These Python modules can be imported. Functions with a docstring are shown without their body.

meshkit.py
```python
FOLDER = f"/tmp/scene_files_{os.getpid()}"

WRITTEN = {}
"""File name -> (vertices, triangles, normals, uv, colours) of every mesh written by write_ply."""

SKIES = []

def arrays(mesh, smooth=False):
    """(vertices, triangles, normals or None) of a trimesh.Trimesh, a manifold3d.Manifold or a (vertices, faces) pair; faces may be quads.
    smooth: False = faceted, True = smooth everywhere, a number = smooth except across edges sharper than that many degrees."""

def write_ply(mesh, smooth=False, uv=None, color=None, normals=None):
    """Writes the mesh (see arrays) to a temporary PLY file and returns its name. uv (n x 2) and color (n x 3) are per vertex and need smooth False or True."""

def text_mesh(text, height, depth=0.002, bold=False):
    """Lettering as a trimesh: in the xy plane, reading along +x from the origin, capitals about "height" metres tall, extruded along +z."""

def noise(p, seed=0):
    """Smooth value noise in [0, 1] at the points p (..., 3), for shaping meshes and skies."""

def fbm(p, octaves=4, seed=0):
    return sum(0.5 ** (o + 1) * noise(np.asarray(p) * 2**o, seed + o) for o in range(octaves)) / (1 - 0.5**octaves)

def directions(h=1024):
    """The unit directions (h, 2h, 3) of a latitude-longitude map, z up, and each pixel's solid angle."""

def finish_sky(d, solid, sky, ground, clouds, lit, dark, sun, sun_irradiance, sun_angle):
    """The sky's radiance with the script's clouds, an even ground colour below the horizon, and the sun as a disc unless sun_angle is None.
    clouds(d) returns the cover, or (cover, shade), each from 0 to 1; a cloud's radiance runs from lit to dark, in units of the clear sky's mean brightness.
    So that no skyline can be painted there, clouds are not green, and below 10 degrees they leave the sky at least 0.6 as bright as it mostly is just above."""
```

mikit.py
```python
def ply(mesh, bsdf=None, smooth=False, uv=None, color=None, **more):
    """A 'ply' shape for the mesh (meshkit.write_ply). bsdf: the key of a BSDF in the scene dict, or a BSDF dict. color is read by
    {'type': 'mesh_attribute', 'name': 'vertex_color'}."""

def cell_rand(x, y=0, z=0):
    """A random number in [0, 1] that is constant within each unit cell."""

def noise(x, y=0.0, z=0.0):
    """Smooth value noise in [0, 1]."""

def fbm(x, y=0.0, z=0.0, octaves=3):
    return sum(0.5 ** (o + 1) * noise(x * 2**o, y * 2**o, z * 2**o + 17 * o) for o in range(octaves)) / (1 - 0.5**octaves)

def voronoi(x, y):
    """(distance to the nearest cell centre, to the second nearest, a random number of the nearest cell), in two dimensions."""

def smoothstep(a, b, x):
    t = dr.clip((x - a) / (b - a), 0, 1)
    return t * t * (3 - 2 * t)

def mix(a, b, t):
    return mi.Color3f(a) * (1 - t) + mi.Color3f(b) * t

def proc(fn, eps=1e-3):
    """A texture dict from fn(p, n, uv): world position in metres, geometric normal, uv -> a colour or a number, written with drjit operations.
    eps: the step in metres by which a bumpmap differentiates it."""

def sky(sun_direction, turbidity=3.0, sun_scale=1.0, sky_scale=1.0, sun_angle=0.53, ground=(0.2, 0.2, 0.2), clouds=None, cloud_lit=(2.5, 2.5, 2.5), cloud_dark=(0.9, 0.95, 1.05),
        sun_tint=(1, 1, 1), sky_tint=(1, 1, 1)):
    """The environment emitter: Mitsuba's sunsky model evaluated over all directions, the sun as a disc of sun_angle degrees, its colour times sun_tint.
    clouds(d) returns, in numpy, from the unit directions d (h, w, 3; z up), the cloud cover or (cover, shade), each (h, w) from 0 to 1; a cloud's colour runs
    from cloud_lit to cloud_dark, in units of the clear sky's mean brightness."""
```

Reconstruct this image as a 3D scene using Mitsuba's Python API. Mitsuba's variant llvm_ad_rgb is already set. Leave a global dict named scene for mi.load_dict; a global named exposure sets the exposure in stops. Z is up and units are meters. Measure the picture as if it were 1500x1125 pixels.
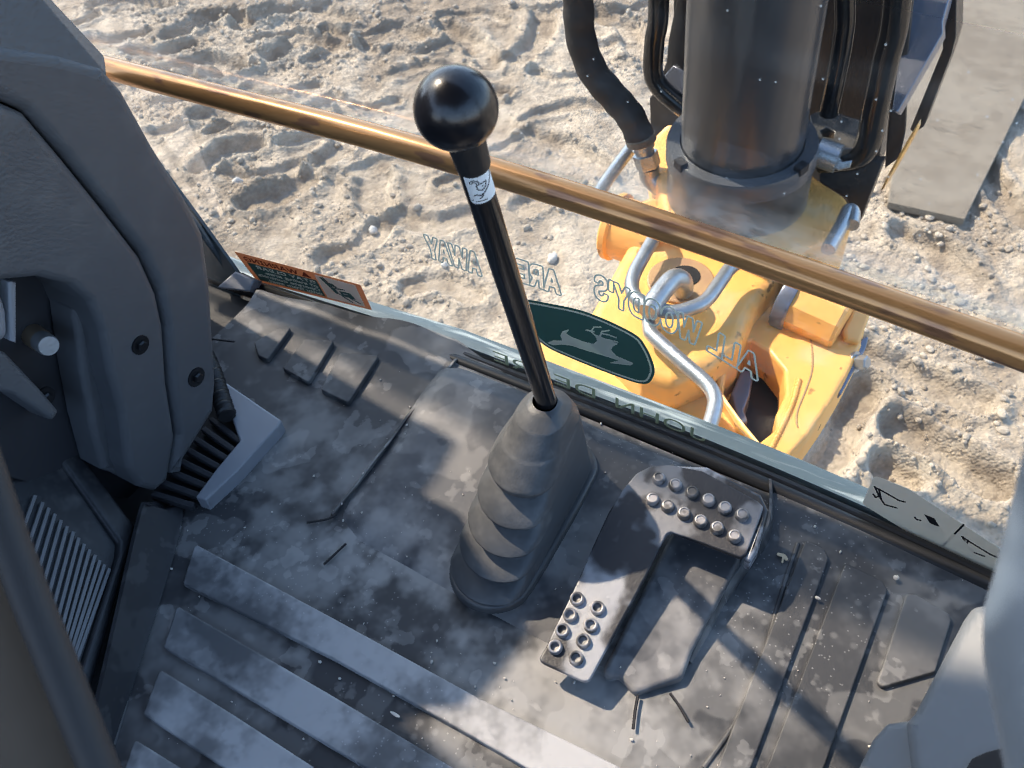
import math, random
import numpy as np
import trimesh
import drjit as dr
import mitsuba as mi
from scipy.spatial import Delaunay
from shapely.geometry import Polygon, LineString, Point, MultiPolygon
from shapely.ops import unary_union
from shapely import contains_xy
import meshkit, mikit
from mikit import proc, noise, fbm, voronoi, smoothstep, mix

T = mi.ScalarTransform4f
scene, labels = {}, {}
A = np.array

# ------------------------------------------------------------------ camera, sky, exposure
# world: x to the operator's right, y forward through the window, z up, metres; the cab floor mat is z = 0, the dirt z = -1.05
EYE = A([0.0, 0.0, 0.95])
VIEW, UP = A([-0.3770, 0.5480, -0.7466]), A([0.3357, -0.6700, -0.6620]) * -1
scene['camera'] = {'type': 'thinlens', 'fov': 58.11, 'fov_axis': 'x', 'near_clip': 0.02, 'far_clip': 500.0,
                   'aperture_radius': 0.0014, 'focus_distance': 1.05,
                   'to_world': T().look_at(origin=EYE.tolist(), target=(EYE + VIEW).tolist(), up=UP.tolist())}
SUN = (-0.63, 0.08, 0.77)
scene['sky'] = mikit.sky(SUN, turbidity=4.0, sun_scale=0.62, sky_scale=1.65, sun_angle=1.2, ground=(0.30, 0.27, 0.23), sun_tint=(0.99, 1.0, 1.02), sky_tint=(1.06, 1.0, 0.94))
exposure = 3.2

# ------------------------------------------------------------------ materials
def rgb(c): return {'type': 'rgb', 'value': list(c)}
def two(b): return {'type': 'twosided', 'bsdf': b}
def pr(color, rough=0.5, metal=0.0, spec=0.5, **k):
    c = color if isinstance(color, dict) else rgb(color)
    return {'type': 'principled', 'base_color': c, 'roughness': rough, 'metallic': metal, 'specular': spec, **k}
def bump(b, fn, eps=1e-3, scale=1.0):
    return {'type': 'bumpmap', 'arbitrary': proc(fn, eps), 'scale': scale, 'bsdf': b}
def mat(key, b): scene[key] = two(b)

def dusty(base, dust, lo, hi, freq, spots=0.5, trodden=False):   # trodden: chalky dust lies thickest where boots land, between lever and pedal
    def fn(p, n, uv):
        a = fbm(p.x * freq, p.y * freq, p.z * freq, 4)
        b = fbm(p.x * freq * 7 + 5, p.y * freq * 7, p.z * freq * 7, 3)
        m = smoothstep(lo, hi, a * 0.7 + b * 0.3)
        if trodden:
            m = m * (0.38 + 0.75 * dr.exp(-(dr.square((p.x + 0.36) / 0.27) + dr.square((p.y - 0.40) / 0.17))))
        d1, d2, r = voronoi(p.x * 55 + p.z * 20, p.y * 55 + p.z * 13)
        s = smoothstep(0.30, 0.08, d1) * dr.select(r > 0.80, 1.0, 0.0) * spots
        d3, d4, r2 = voronoi(p.x * 240 + p.z * 70, p.y * 240)
        s2 = smoothstep(0.3, 0.1, d3) * dr.select(r2 > 0.90, 1.0, 0.0) * spots
        w = fbm(p.x * 13 + 7, p.y * 13, p.z * 13, 4)
        st = smoothstep(0.58, 0.62, w) * 0.30 + smoothstep(0.62, 0.68, fbm(p.x * 38, p.y * 38 + 3, p.z * 38, 4)) * 0.35
        k = smoothstep(0.42, 0.66, noise(p.x * 6 + 40, p.y * 6, p.z * 6))
        return mix(base, dust, dr.clip(m + st * spots + k * (0.35 * s + 0.8 * s2), 0, 1))
    return proc(fn)
def grain(freq, amp):
    return lambda p, n, uv: amp * noise(p.x * freq, p.y * freq, p.z * freq)

def dirt_color(p, n, uv):
    a = fbm(p.x * 1.3, p.y * 1.3, 0.0, 4)
    b = fbm(p.x * 14 + 3, p.y * 14, p.z * 14, 3)
    c = noise(p.x * 130, p.y * 130, p.z * 130)
    col = mix((0.200, 0.162, 0.126), (0.375, 0.318, 0.252), smoothstep(0.3, 0.72, a * 0.45 + b * 0.55))
    return col * (0.82 + 0.36 * c)
def dirt_bump(p, n, uv):
    return 0.012 * fbm(p.x * 42, p.y * 42, p.z * 42, 3) + 0.005 * noise(p.x * 210, p.y * 210, p.z * 210)
mat('m_dirt', bump(pr(proc(dirt_color), 0.95, 0, 0.1), dirt_bump, 0.002))
mat('m_clod', bump(pr(proc(lambda p, n, uv: mix((0.24, 0.20, 0.16), (0.40, 0.345, 0.28), noise(p.x * 9, p.y * 9, p.z * 9))), 0.95, 0, 0.1), grain(160, 0.003), 0.002))
mat('m_stone', pr((0.46, 0.43, 0.39), 0.8, 0, 0.2))

mat('m_rubber', bump(pr(dusty((0.030, 0.031, 0.034), (0.22, 0.217, 0.212), 0.43, 0.68, 7.0, 0.8, True), 0.6, 0, 0.4), grain(700, 0.0003), 0.0006))
mat('m_rib', bump(pr(dusty((0.070, 0.073, 0.078), (0.30, 0.30, 0.305), 0.34, 0.66, 9.0, 0.5), 0.55, 0, 0.45), grain(700, 0.0003), 0.0006))
mat('m_edge', bump(pr(dusty((0.018, 0.019, 0.022), (0.12, 0.12, 0.12), 0.54, 0.72, 7.0, 0.4), 0.6, 0, 0.35), grain(700, 0.0003), 0.0006))
mat('m_plate', bump(pr(dusty((0.046, 0.048, 0.054), (0.23, 0.225, 0.22), 0.42, 0.70, 8.0, 0.8, True), 0.55, 0, 0.4), grain(700, 0.00015), 0.0006))
mat('m_pedal', bump(pr(dusty((0.018, 0.018, 0.020), (0.25, 0.26, 0.28), 0.45, 0.60, 16.0, 0.5), 0.38, 0, 0.5), grain(700, 0.0002), 0.0006))
def pedal_arm(p, n, uv):   # worn to dusty bare metal towards the heel end
    a = fbm(p.x * 22, p.y * 22, p.z * 22, 4)
    m = smoothstep(0.42, 0.60, a + 1.6 * (0.44 - p.y))
    m = dr.maximum(m, 0.5 * smoothstep(0.50, 0.60, a) * smoothstep(0.66, 0.60, p.y))
    return mix((0.018, 0.018, 0.021), (0.25, 0.255, 0.27), m)
mat('m_pedal_arm', bump(pr(proc(pedal_arm), 0.42, 0, 0.5), grain(700, 0.0002), 0.0006))
mat('m_stud', pr(proc(lambda p, n, uv: mix((0.10, 0.095, 0.09), (0.30, 0.29, 0.29), smoothstep(0.35, 0.6, fbm(p.x * 90, p.y * 90, p.z * 90, 3)))), 0.4, 0.5))
mat('m_boot', bump(pr(dusty((0.046, 0.049, 0.053), (0.12, 0.12, 0.118), 0.48, 0.85, 9.0, 0.15), 0.42, 0, 0.45), grain(500, 0.0002), 0.0006))
mat('m_gloss_black', pr((0.008, 0.008, 0.009), 0.16, 0, 0.5))
mat('m_knob', bump(pr((0.007, 0.007, 0.009), 0.24, 0, 0.5), grain(260, 0.00008), 0.001))
mat('m_black_rubber', pr((0.012, 0.012, 0.013), 0.45, 0, 0.4))
mat('m_hose', bump(pr((0.022, 0.019, 0.018), 0.6, 0, 0.4), grain(220, 0.0006), 0.001))
mat('m_console', bump(pr(dusty((0.064, 0.067, 0.073), (0.115, 0.115, 0.115), 0.52, 0.85, 6.0, 0.12), 0.5, 0, 0.4), lambda p, n, uv: 0.0007 * noise(p.x * 380, p.y * 380, p.z * 380) + 0.0004 * noise(p.x * 800, p.y * 800, p.z * 800), 0.0008))
mat('m_console_dark', bump(pr((0.022, 0.023, 0.027), 0.55, 0, 0.4), grain(520, 0.0003), 0.0008))
mat('m_vent', pr(dusty((0.015, 0.016, 0.019), (0.07, 0.07, 0.07), 0.52, 0.8, 9.0, 0.3), 0.45, 0, 0.5))
mat('m_slat', pr((0.13, 0.133, 0.14), 0.5, 0, 0.4))
mat('m_brass', pr((0.42, 0.32, 0.22), 0.35, 0.8))
mat('m_zinc', bump(pr(proc(lambda p, n, uv: mix((0.26, 0.275, 0.29), (0.44, 0.46, 0.48), fbm(p.x * 60, p.y * 60, p.z * 60, 3))), 0.34, 0.75), grain(400, 0.0002), 0.0006))
mat('m_floor_trim', bump(pr((0.17, 0.18, 0.20), 0.5, 0, 0.5), grain(600, 0.0003), 0.0006))
mat('m_right_console', bump(pr((0.12, 0.132, 0.145), 0.5, 0, 0.4), grain(900, 0.00018), 0.0005))
def grip_color(p, n, uv): return mix((0.16, 0.17, 0.18), (0.42, 0.42, 0.40), smoothstep(0.4, 0.65, fbm(p.x * 26, p.y * 26, p.z * 26, 3)))
mat('m_grip', pr(proc(grip_color), 0.5, 0, 0.4))
mat('m_cushion', bump(pr(proc(lambda p, n, uv: mix((0.06, 0.048, 0.038), (0.11, 0.086, 0.066), fbm(p.x * 16, p.y * 16, p.z * 16, 3))), 0.8, 0, 0.2), grain(900, 0.00012), 0.0008))
mat('m_piping', pr((0.018, 0.018, 0.02), 0.6, 0, 0.4))

def yellow_color(p, n, uv):
    a = fbm(p.x * 13, p.y * 13, p.z * 13, 4)
    d = smoothstep(0.52, 0.78, a)
    r = smoothstep(0.72, 0.78, fbm(p.x * 37, p.y * 37, p.z * 37, 3))
    return mix(mix((0.74, 0.375, 0.105), (0.60, 0.40, 0.20), d * 0.8), (0.16, 0.08, 0.04), r * 0.7)
mat('m_yellow', bump(pr(proc(yellow_color), 0.38, 0, 0.5), lambda p, n, uv: 0.0016 * fbm(p.x * 60, p.y * 60, p.z * 60, 3), 0.002))
mat('m_rust', pr(proc(lambda p, n, uv: mix((0.44, 0.29, 0.14), (0.30, 0.17, 0.11), fbm(p.x * 45, p.y * 45, p.z * 45, 3))), 0.6, 0.2))
def boom_color(p, n, uv): return mix((0.014, 0.014, 0.016), (0.10, 0.09, 0.08), smoothstep(0.5, 0.85, fbm(p.x * 9, p.y * 9, p.z * 5, 4)))
mat('m_boom', pr(proc(boom_color), 0.35, 0, 0.5))
mat('m_barrel', bump(pr(proc(lambda p, n, uv: mix((0.030, 0.031, 0.035), (0.075, 0.073, 0.072), smoothstep(0.45, 0.8, fbm(p.x * 30, p.y * 30, p.z * 2.2, 3)))), 0.27, 0.0, 0.6), lambda p, n, uv: 0.0006 * fbm(p.x * 40, p.y * 40, p.z * 4, 2), 0.002))
mat('m_ring', pr((0.07, 0.075, 0.085), 0.32, 0.2, 0.5))
mat('m_sleeve', pr(proc(lambda p, n, uv: mix((0.045, 0.047, 0.050), (0.15, 0.13, 0.11), smoothstep(0.45, 0.8, fbm(p.x * 18, p.y * 18, p.z * 9, 3)))), 0.32, 0.15))
mat('m_blue_steel', pr((0.17, 0.18, 0.22), 0.28, 0.5))
def sheet_color(p, n, uv):
    a = fbm(p.x * 2.3, p.y * 5.0, 0.0, 4)
    b = fbm(p.x * 26, p.y * 26, 0.0, 3)
    return mix((0.135, 0.110, 0.083), (0.180, 0.152, 0.118), smoothstep(0.3, 0.7, 0.6 * a + 0.4 * b)) * (1 - 0.2 * smoothstep(0.74, 0.80, fbm(p.x * 9, p.y * 30, 0.0, 3)))
mat('m_sheet', pr(proc(sheet_color), 0.7, 0, 0.3))
mat('m_bar', bump(pr(proc(lambda p, n, uv: mix((0.47, 0.235, 0.090), (0.28, 0.14, 0.075), smoothstep(0.58, 0.72, fbm(p.x * 22, p.y * 70, p.z * 70, 3)))), 0.20, 0.55, 0.6), lambda p, n, uv: 0.0003 * fbm(p.x * 30, p.y * 90, p.z * 90, 2), 0.001))
def ledge_color(p, n, uv): return mix((0.060, 0.085, 0.098), (0.30, 0.34, 0.34), smoothstep(0.50, 0.82, fbm(p.x * 12, p.y * 120, p.z * 120, 4)))
mat('m_ledge', pr(proc(ledge_color), 0.42, 0, 0.5))
mat('m_post', pr(dusty((0.035, 0.047, 0.054), (0.12, 0.12, 0.12), 0.5, 0.8, 14.0, 0.3), 0.42, 0, 0.5))
mat('m_cab', pr((0.035, 0.036, 0.038), 0.7, 0, 0.3))
mat('m_paint_white', pr((0.62, 0.64, 0.64), 0.5, 0, 0.4))
mat('m_ink', pr((0.012, 0.012, 0.014), 0.6, 0, 0.3))
mat('m_straw', pr((0.45, 0.36, 0.24), 0.8, 0, 0.2))

def film(color, trans=0.9):   # thin ink on glass, lit from both sides
    return {'type': 'principledthin', 'base_color': rgb(color), 'roughness': 0.6, 'spec_trans': 0.0, 'diff_trans': trans, 'eta': 1.3}
scene['m_film_green'] = film((0.10, 0.19, 0.165), 1.1)
scene['m_film_cream'] = film((0.88, 0.87, 0.74), 1.1)
scene['m_film_orange'] = film((0.68, 0.36, 0.19), 1.0)
scene['m_film_red'] = film((0.26, 0.06, 0.035), 0.8)
scene['m_film_grey'] = film((0.70, 0.66, 0.58), 1.0)
scene['m_film_white'] = film((0.66, 0.70, 0.63), 1.0)
scene['m_film_olive'] = film((0.42, 0.46, 0.34), 0.9)
scene['m_glass'] = {'type': 'thindielectric', 'int_ior': 1.5, 'specular_transmittance': rgb((0.93, 0.97, 0.96))}
def dust_cover(p, n, uv):   # dirt wiped up along the lower edge of the raised pane, with a ragged upper edge
    h = p.z - 0.372 + 0.02 * dr.abs(p.x + 0.45)
    f = fbm(p.x * 9, p.z * 26, 0.0, 4)
    fine = fbm(p.x * 70, p.z * 160, 3.0, 3)
    c1, c2, cr = voronoi(p.x * 55, p.z * 55)
    speck = 0.4 * smoothstep(0.075, 0.03, c1) * dr.select(cr > 0.86, 1.0, 0.0)
    edge = smoothstep(0.026, -0.01, h + 0.02 * (f - 0.5))
    return dr.clip(edge * (0.13 + 0.13 * smoothstep(0.3, 0.75, 0.3 * f + 0.7 * fine)) + 0.02 * smoothstep(0.45, 0.8, f) + speck, 0, 0.7)
scene['m_dust'] = {'type': 'mask', 'opacity': proc(dust_cover), 'bsdf': film((0.86, 0.92, 0.92), 1.1)}

# ------------------------------------------------------------------ mesh helpers
def unit(v):
    v = np.asarray(v, float)
    return v / np.linalg.norm(v)
def cat(*ms): return trimesh.util.concatenate([m for m in ms if m is not None])
COUNT = {}
def numbered(key):
    n = COUNT.get(key, 0)
    COUNT[key] = n + 1
    return key if n == 0 else f'{key}_{n:03d}'
def obj(key, mesh, m, smooth=35, **k):
    key = numbered(key)
    scene[key] = mikit.ply(mesh, m, smooth=smooth, **k)
    return key
def tag(key, label, cat=None, group=None, kind=None):
    d = labels.setdefault(key, {})
    if label: d['label'] = label
    if cat: d['category'] = cat
    if group: d['group'] = group
    if kind: d['kind'] = kind
    return key
def new(key, label, cat, group=None):
    return tag(numbered(key), label, cat, group)

def tri(poly):
    v, f = trimesh.creation.triangulate_polygon(poly, engine='earcut')
    return np.asarray(v), np.asarray(f)
def geoms(g): return [p for p in getattr(g, 'geoms', [g]) if p.geom_type == 'Polygon' and p.area > 1e-12]
def mitre(ring, d):
    """the closed ring moved inwards by d (rings run so that the solid lies on the left)"""
    e = np.roll(ring, -1, 0) - ring
    e /= np.linalg.norm(e, axis=1, keepdims=True) + 1e-12
    n = np.stack([-e[:, 1], e[:, 0]], 1)
    n0 = np.roll(n, 1, 0)
    s = n + n0
    return ring + d * s / np.maximum((s * s).sum(1, keepdims=True) / 2, 0.5)
def solid2d(poly, th, bev=0.0, steps=3):
    """a shapely polygon as a plate from z = -th to z = 0 whose upper rim is rounded by bev"""
    out = []
    for p in geoms(poly):
        p = trimesh.path.polygons.repair_invalid(p) if not p.is_valid else p
        rings = [np.array(p.exterior.coords)[:-1]] + [np.array(h.coords)[:-1] for h in p.interiors]
        fixed = []
        for i, r in enumerate(rings):
            a = 0.5 * np.sum(r[:, 0] * np.roll(r[:, 1], -1) - np.roll(r[:, 0], -1) * r[:, 1])
            fixed.append(r if (a > 0) == (i == 0) else r[::-1])
        prof = [(0.0, -th)]
        if bev > 0:
            prof += [(bev * (1 - math.cos(k / steps * math.pi / 2)), -bev + bev * math.sin(k / steps * math.pi / 2)) for k in range(steps + 1)]
        else:
            prof += [(0.0, 0.0)]
        vs, fs, at, top = [], [], 0, []
        for r in fixed:
            n = len(r)
            i = np.arange(n)
            for k, (d, z) in enumerate(prof):
                q = mitre(r, d) if d else r
                vs.append(np.c_[q, np.full(n, z)])
                if k:
                    a, b = at + (k - 1) * n, at + k * n
                    fs += [np.c_[a + i, a + (i + 1) % n, b + (i + 1) % n], np.c_[a + i, b + (i + 1) % n, b + i]]
            top.append(vs[-1][:, :2])
            at += n * len(prof)
        m = trimesh.Trimesh(np.vstack(vs), np.vstack(fs), process=False)
        cap = Polygon(top[0], top[1:]).buffer(0) if bev else Polygon(fixed[0], fixed[1:])
        tv, tf = tri(max(geoms(cap), key=lambda g: g.area))
        bv, bf = tri(Polygon(fixed[0], fixed[1:]))
        def flat(v, f, z, up):
            w = trimesh.Trimesh(np.c_[v[:, :2], np.full(len(v), z)], f, process=False)
            if (w.face_normals[:, 2].sum() > 0) != up: w.invert()
            return w
        out.append(cat(m, flat(tv, tf, 0.0, True), flat(bv, bf, -th, False)))
    m = cat(*out)
    m.merge_vertices(digits_vertex=7)
    return m
def frame(n, o):
    n = unit(n)
    u = np.cross([0, 0, 1.0], n) if abs(n[2]) < 0.95 else np.cross([0, 1.0, 0], n)
    u = unit(u)
    M = np.eye(4)
    M[:3, 0], M[:3, 1], M[:3, 2], M[:3, 3] = u, np.cross(n, u), n, o
    return M
def rounded(poly, r, res=5):
    return poly.buffer(-r, quad_segs=res).buffer(2 * r, quad_segs=res).buffer(-r, quad_segs=res) if r else poly
def to2d(pts, M):
    q = np.c_[np.asarray(pts, float), np.ones(len(pts))] @ np.linalg.inv(M).T
    return q[:, :2]
def slab(pts, n, th, bev=0.0, rnd=0.0, holes=(), steps=3, minus=None, hr=0.0):
    pts = np.asarray(pts, float)
    M = frame(n, pts.mean(0))
    p = rounded(Polygon(to2d(pts, M)).buffer(0), rnd)
    for h in holes: p = p.difference(rounded(Polygon(to2d(h, M)).buffer(0), hr))
    m = solid2d(p, th, bev, steps)
    m.apply_transform(M)
    return m
def spline(pts, n=8):
    p = np.asarray(pts, float)
    q = np.vstack([2 * p[0] - p[1], p, 2 * p[-1] - p[-2]])
    out = []
    for i in range(1, len(q) - 2):
        t = np.linspace(0, 1, n, endpoint=False)[:, None]
        a, b, c, d = q[i - 1], q[i], q[i + 1], q[i + 2]
        out.append(0.5 * (2 * b + (c - a) * t + (2 * a - 5 * b + 4 * c - d) * t ** 2 + (3 * b - a - 3 * c + d) * t ** 3))
    return np.vstack(out + [p[-1:]])
def tube(pts, r, sides=16, n=8, smooth=True, cap=True, rad=None):
    p = spline(pts, n) if smooth and len(pts) > 2 else np.asarray(pts, float)
    t = np.gradient(p, axis=0)
    t /= np.linalg.norm(t, axis=1, keepdims=True)
    a = np.cross(t[0], [0, 0, 1.0] if abs(t[0][2]) < 0.9 else [1.0, 0, 0])
    fr = []
    for i in range(len(p)):
        a = unit(a - t[i] * (a @ t[i]))
        fr.append((a, np.cross(t[i], a)))
    ang = np.arange(sides) * 2 * math.pi / sides
    rr = np.full(len(p), r) if rad is None else rad(np.linspace(0, 1, len(p)))
    v = np.vstack([p[i] + rr[i] * (np.cos(ang)[:, None] * fr[i][0] + np.sin(ang)[:, None] * fr[i][1]) for i in range(len(p))])
    f = []
    k = np.arange(sides)
    for i in range(len(p) - 1):
        f += [np.c_[i * sides + k, i * sides + (k + 1) % sides, (i + 1) * sides + (k + 1) % sides], np.c_[i * sides + k, (i + 1) * sides + (k + 1) % sides, (i + 1) * sides + k]]
    if cap:
        v = np.vstack([v, p[:1], p[-1:]])
        c0, c1, b = len(v) - 2, len(v) - 1, (len(p) - 1) * sides
        f += [np.c_[np.full(sides, c0), (k + 1) % sides, k], np.c_[np.full(sides, c1), b + k, b + (k + 1) % sides]]
    return trimesh.Trimesh(v, np.vstack(f), process=False)
def lathe(prof, o, axis, sides=40):
    """prof: (radius, height along the axis) from bottom to top"""
    M = frame(axis, o)
    ang = np.arange(sides) * 2 * math.pi / sides
    v = np.vstack([np.c_[r * np.cos(ang), r * np.sin(ang), np.full(sides, h)] for r, h in prof])
    k, f = np.arange(sides), []
    for i in range(len(prof) - 1):
        f += [np.c_[i * sides + k, i * sides + (k + 1) % sides, (i + 1) * sides + (k + 1) % sides], np.c_[i * sides + k, (i + 1) * sides + (k + 1) % sides, (i + 1) * sides + k]]
    v = np.vstack([v, [[0, 0, prof[0][1]], [0, 0, prof[-1][1]]]])
    b = (len(prof) - 1) * sides
    f += [np.c_[np.full(sides, len(v) - 2), (k + 1) % sides, k], np.c_[np.full(sides, len(v) - 1), b + k, b + (k + 1) % sides]]
    m = trimesh.Trimesh(v, np.vstack(f), process=False)
    m.apply_transform(M)
    return m
def box(lo, hi):
    lo, hi = A(lo, float), A(hi, float)
    m = trimesh.creation.box(extents=hi - lo)
    m.apply_translation((lo + hi) / 2)
    return m
def meshpoly(poly, step, zfun, th=0.004, jitter=0.0):
    """a sheet over a plan polygon, z = zfun(x, y), with a skirt of thickness th"""
    rings = [np.array(poly.exterior.coords)[:-1]] + [np.array(h.coords)[:-1] for h in poly.interiors]
    bd = []
    for r in rings:
        L = LineString(np.vstack([r, r[:1]]))
        bd.append(np.array([L.interpolate(s).coords[0] for s in np.arange(0, L.length, step)]))
    x0, y0, x1, y1 = poly.bounds
    gx, gy = np.meshgrid(np.arange(x0, x1, step), np.arange(y0, y1, step))
    g = np.c_[gx.ravel(), gy.ravel()]
    g = g[contains_xy(poly.buffer(-step * 0.6), g[:, 0], g[:, 1])]
    p = np.vstack(bd + [g])
    d = Delaunay(p).simplices
    c = p[d].mean(1)
    d = d[contains_xy(poly, c[:, 0], c[:, 1])]
    v = np.c_[p, zfun(p[:, 0], p[:, 1])]
    m = trimesh.Trimesh(v, d, process=False)
    if m.face_normals[:, 2].sum() < 0: m.invert()
    sk, at = [m], 0
    for b in bd:
        n = len(b)
        i = np.arange(n)
        w = np.vstack([v[at:at + n], v[at:at + n] - [0, 0, th]])
        s = trimesh.Trimesh(w, np.vstack([np.c_[i, n + i, n + (i + 1) % n], np.c_[i, n + (i + 1) % n, (i + 1) % n]]), process=False)
        sk.append(s)
        at += n
    return cat(*sk)
def text_poly(text, height, bold=False):
    m = meshkit.text_mesh(text, height, 0.002, bold)
    f = m.faces[m.face_normals[:, 2] < -0.9]
    return unary_union([Polygon(m.vertices[t][:, :2]).buffer(1e-5) for t in f])
def stroke(pts, w): return LineString(pts).buffer(w / 2, quad_segs=4)
def pad(pts, h, bev, rnd, z0=0.0005):
    p = np.asarray(pts, float).copy()
    p[:, 2] = z0 + h
    return slab(p, (0, 0, 1), h, bev, rnd)

# ------------------------------------------------------------------ the dirt outside
rng = np.random.default_rng(7)
GZ = -1.05
def grid_axis(a, b, step, far):
    core = np.arange(a, b, step)
    out = []
    s, x = step, 0.0
    while x < far:
        s *= 1.25
        x += s
        out.append(x)
    o = A(out)
    return np.r_[(a - o)[::-1], core, core[-1] + o]
gx, gy = grid_axis(-5.5, 1.2, 0.0072, 150.0), grid_axis(1.30, 5.3, 0.0072, 150.0)
X, Y = np.meshgrid(gx, gy)
near = np.exp(-np.maximum(0, np.hypot(np.maximum(np.abs(X + 2.1) - 3.6, 0), np.maximum(np.abs(Y - 3.4) - 2.4, 0))) / 1.5)
P3 = np.stack([X, Y, 0 * X], -1)
H = 0.08 * (meshkit.fbm(P3 * 0.8, 3, 2) - 0.5)
H += 0.018 * (meshkit.fbm(P3 * 5.0, 3, 5) - 0.5) * 1.3
rough = np.clip((meshkit.fbm(P3 * 2.2, 3, 9) - 0.44) * 5, 0.12, 1)
# tyre-lug prints pressed into the dirt: curved bars with a raised, crumbly lip
def lug(path, w, depth):
    global H, rough
    path = np.asarray(path, float)[:, :2]
    lo, hi = path.min(0) - w * 2.2, path.max(0) + w * 2.2
    i0, i1 = np.searchsorted(gx, [lo[0], hi[0]])
    j0, j1 = np.searchsorted(gy, [lo[1], hi[1]])
    if i1 <= i0 or j1 <= j0: return
    x, y = X[j0:j1, i0:i1], Y[j0:j1, i0:i1]
    d = np.full(x.shape, 9.0)
    for a, b in zip(path[:-1], path[1:]):
        ab = b - a
        t = np.clip(((x - a[0]) * ab[0] + (y - a[1]) * ab[1]) / (ab @ ab), 0, 1)
        d = np.minimum(d, np.hypot(x - a[0] - t * ab[0], y - a[1] - t * ab[1]))
    d = d + 0.022 * (meshkit.fbm(np.stack([x, y, 0 * x], -1) * 18, 2, 3) - 0.5)
    s = np.clip((d - w * 0.40) / (w * 0.28), 0, 1)
    s = s * s * (3 - 2 * s)
    lip = np.exp(-((d - w * 0.80) / (w * 0.24)) ** 2)
    floor_ = H[j0:j1, i0:i1]
    H[j0:j1, i0:i1] = floor_ * (0.35 + 0.65 * s) - 0.85 * depth * (1 - s) + 0.45 * depth * lip
    rough[j0:j1, i0:i1] = np.clip(rough[j0:j1, i0:i1] * (0.1 + 0.9 * s) + 0.55 * lip, 0, 1)
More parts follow.
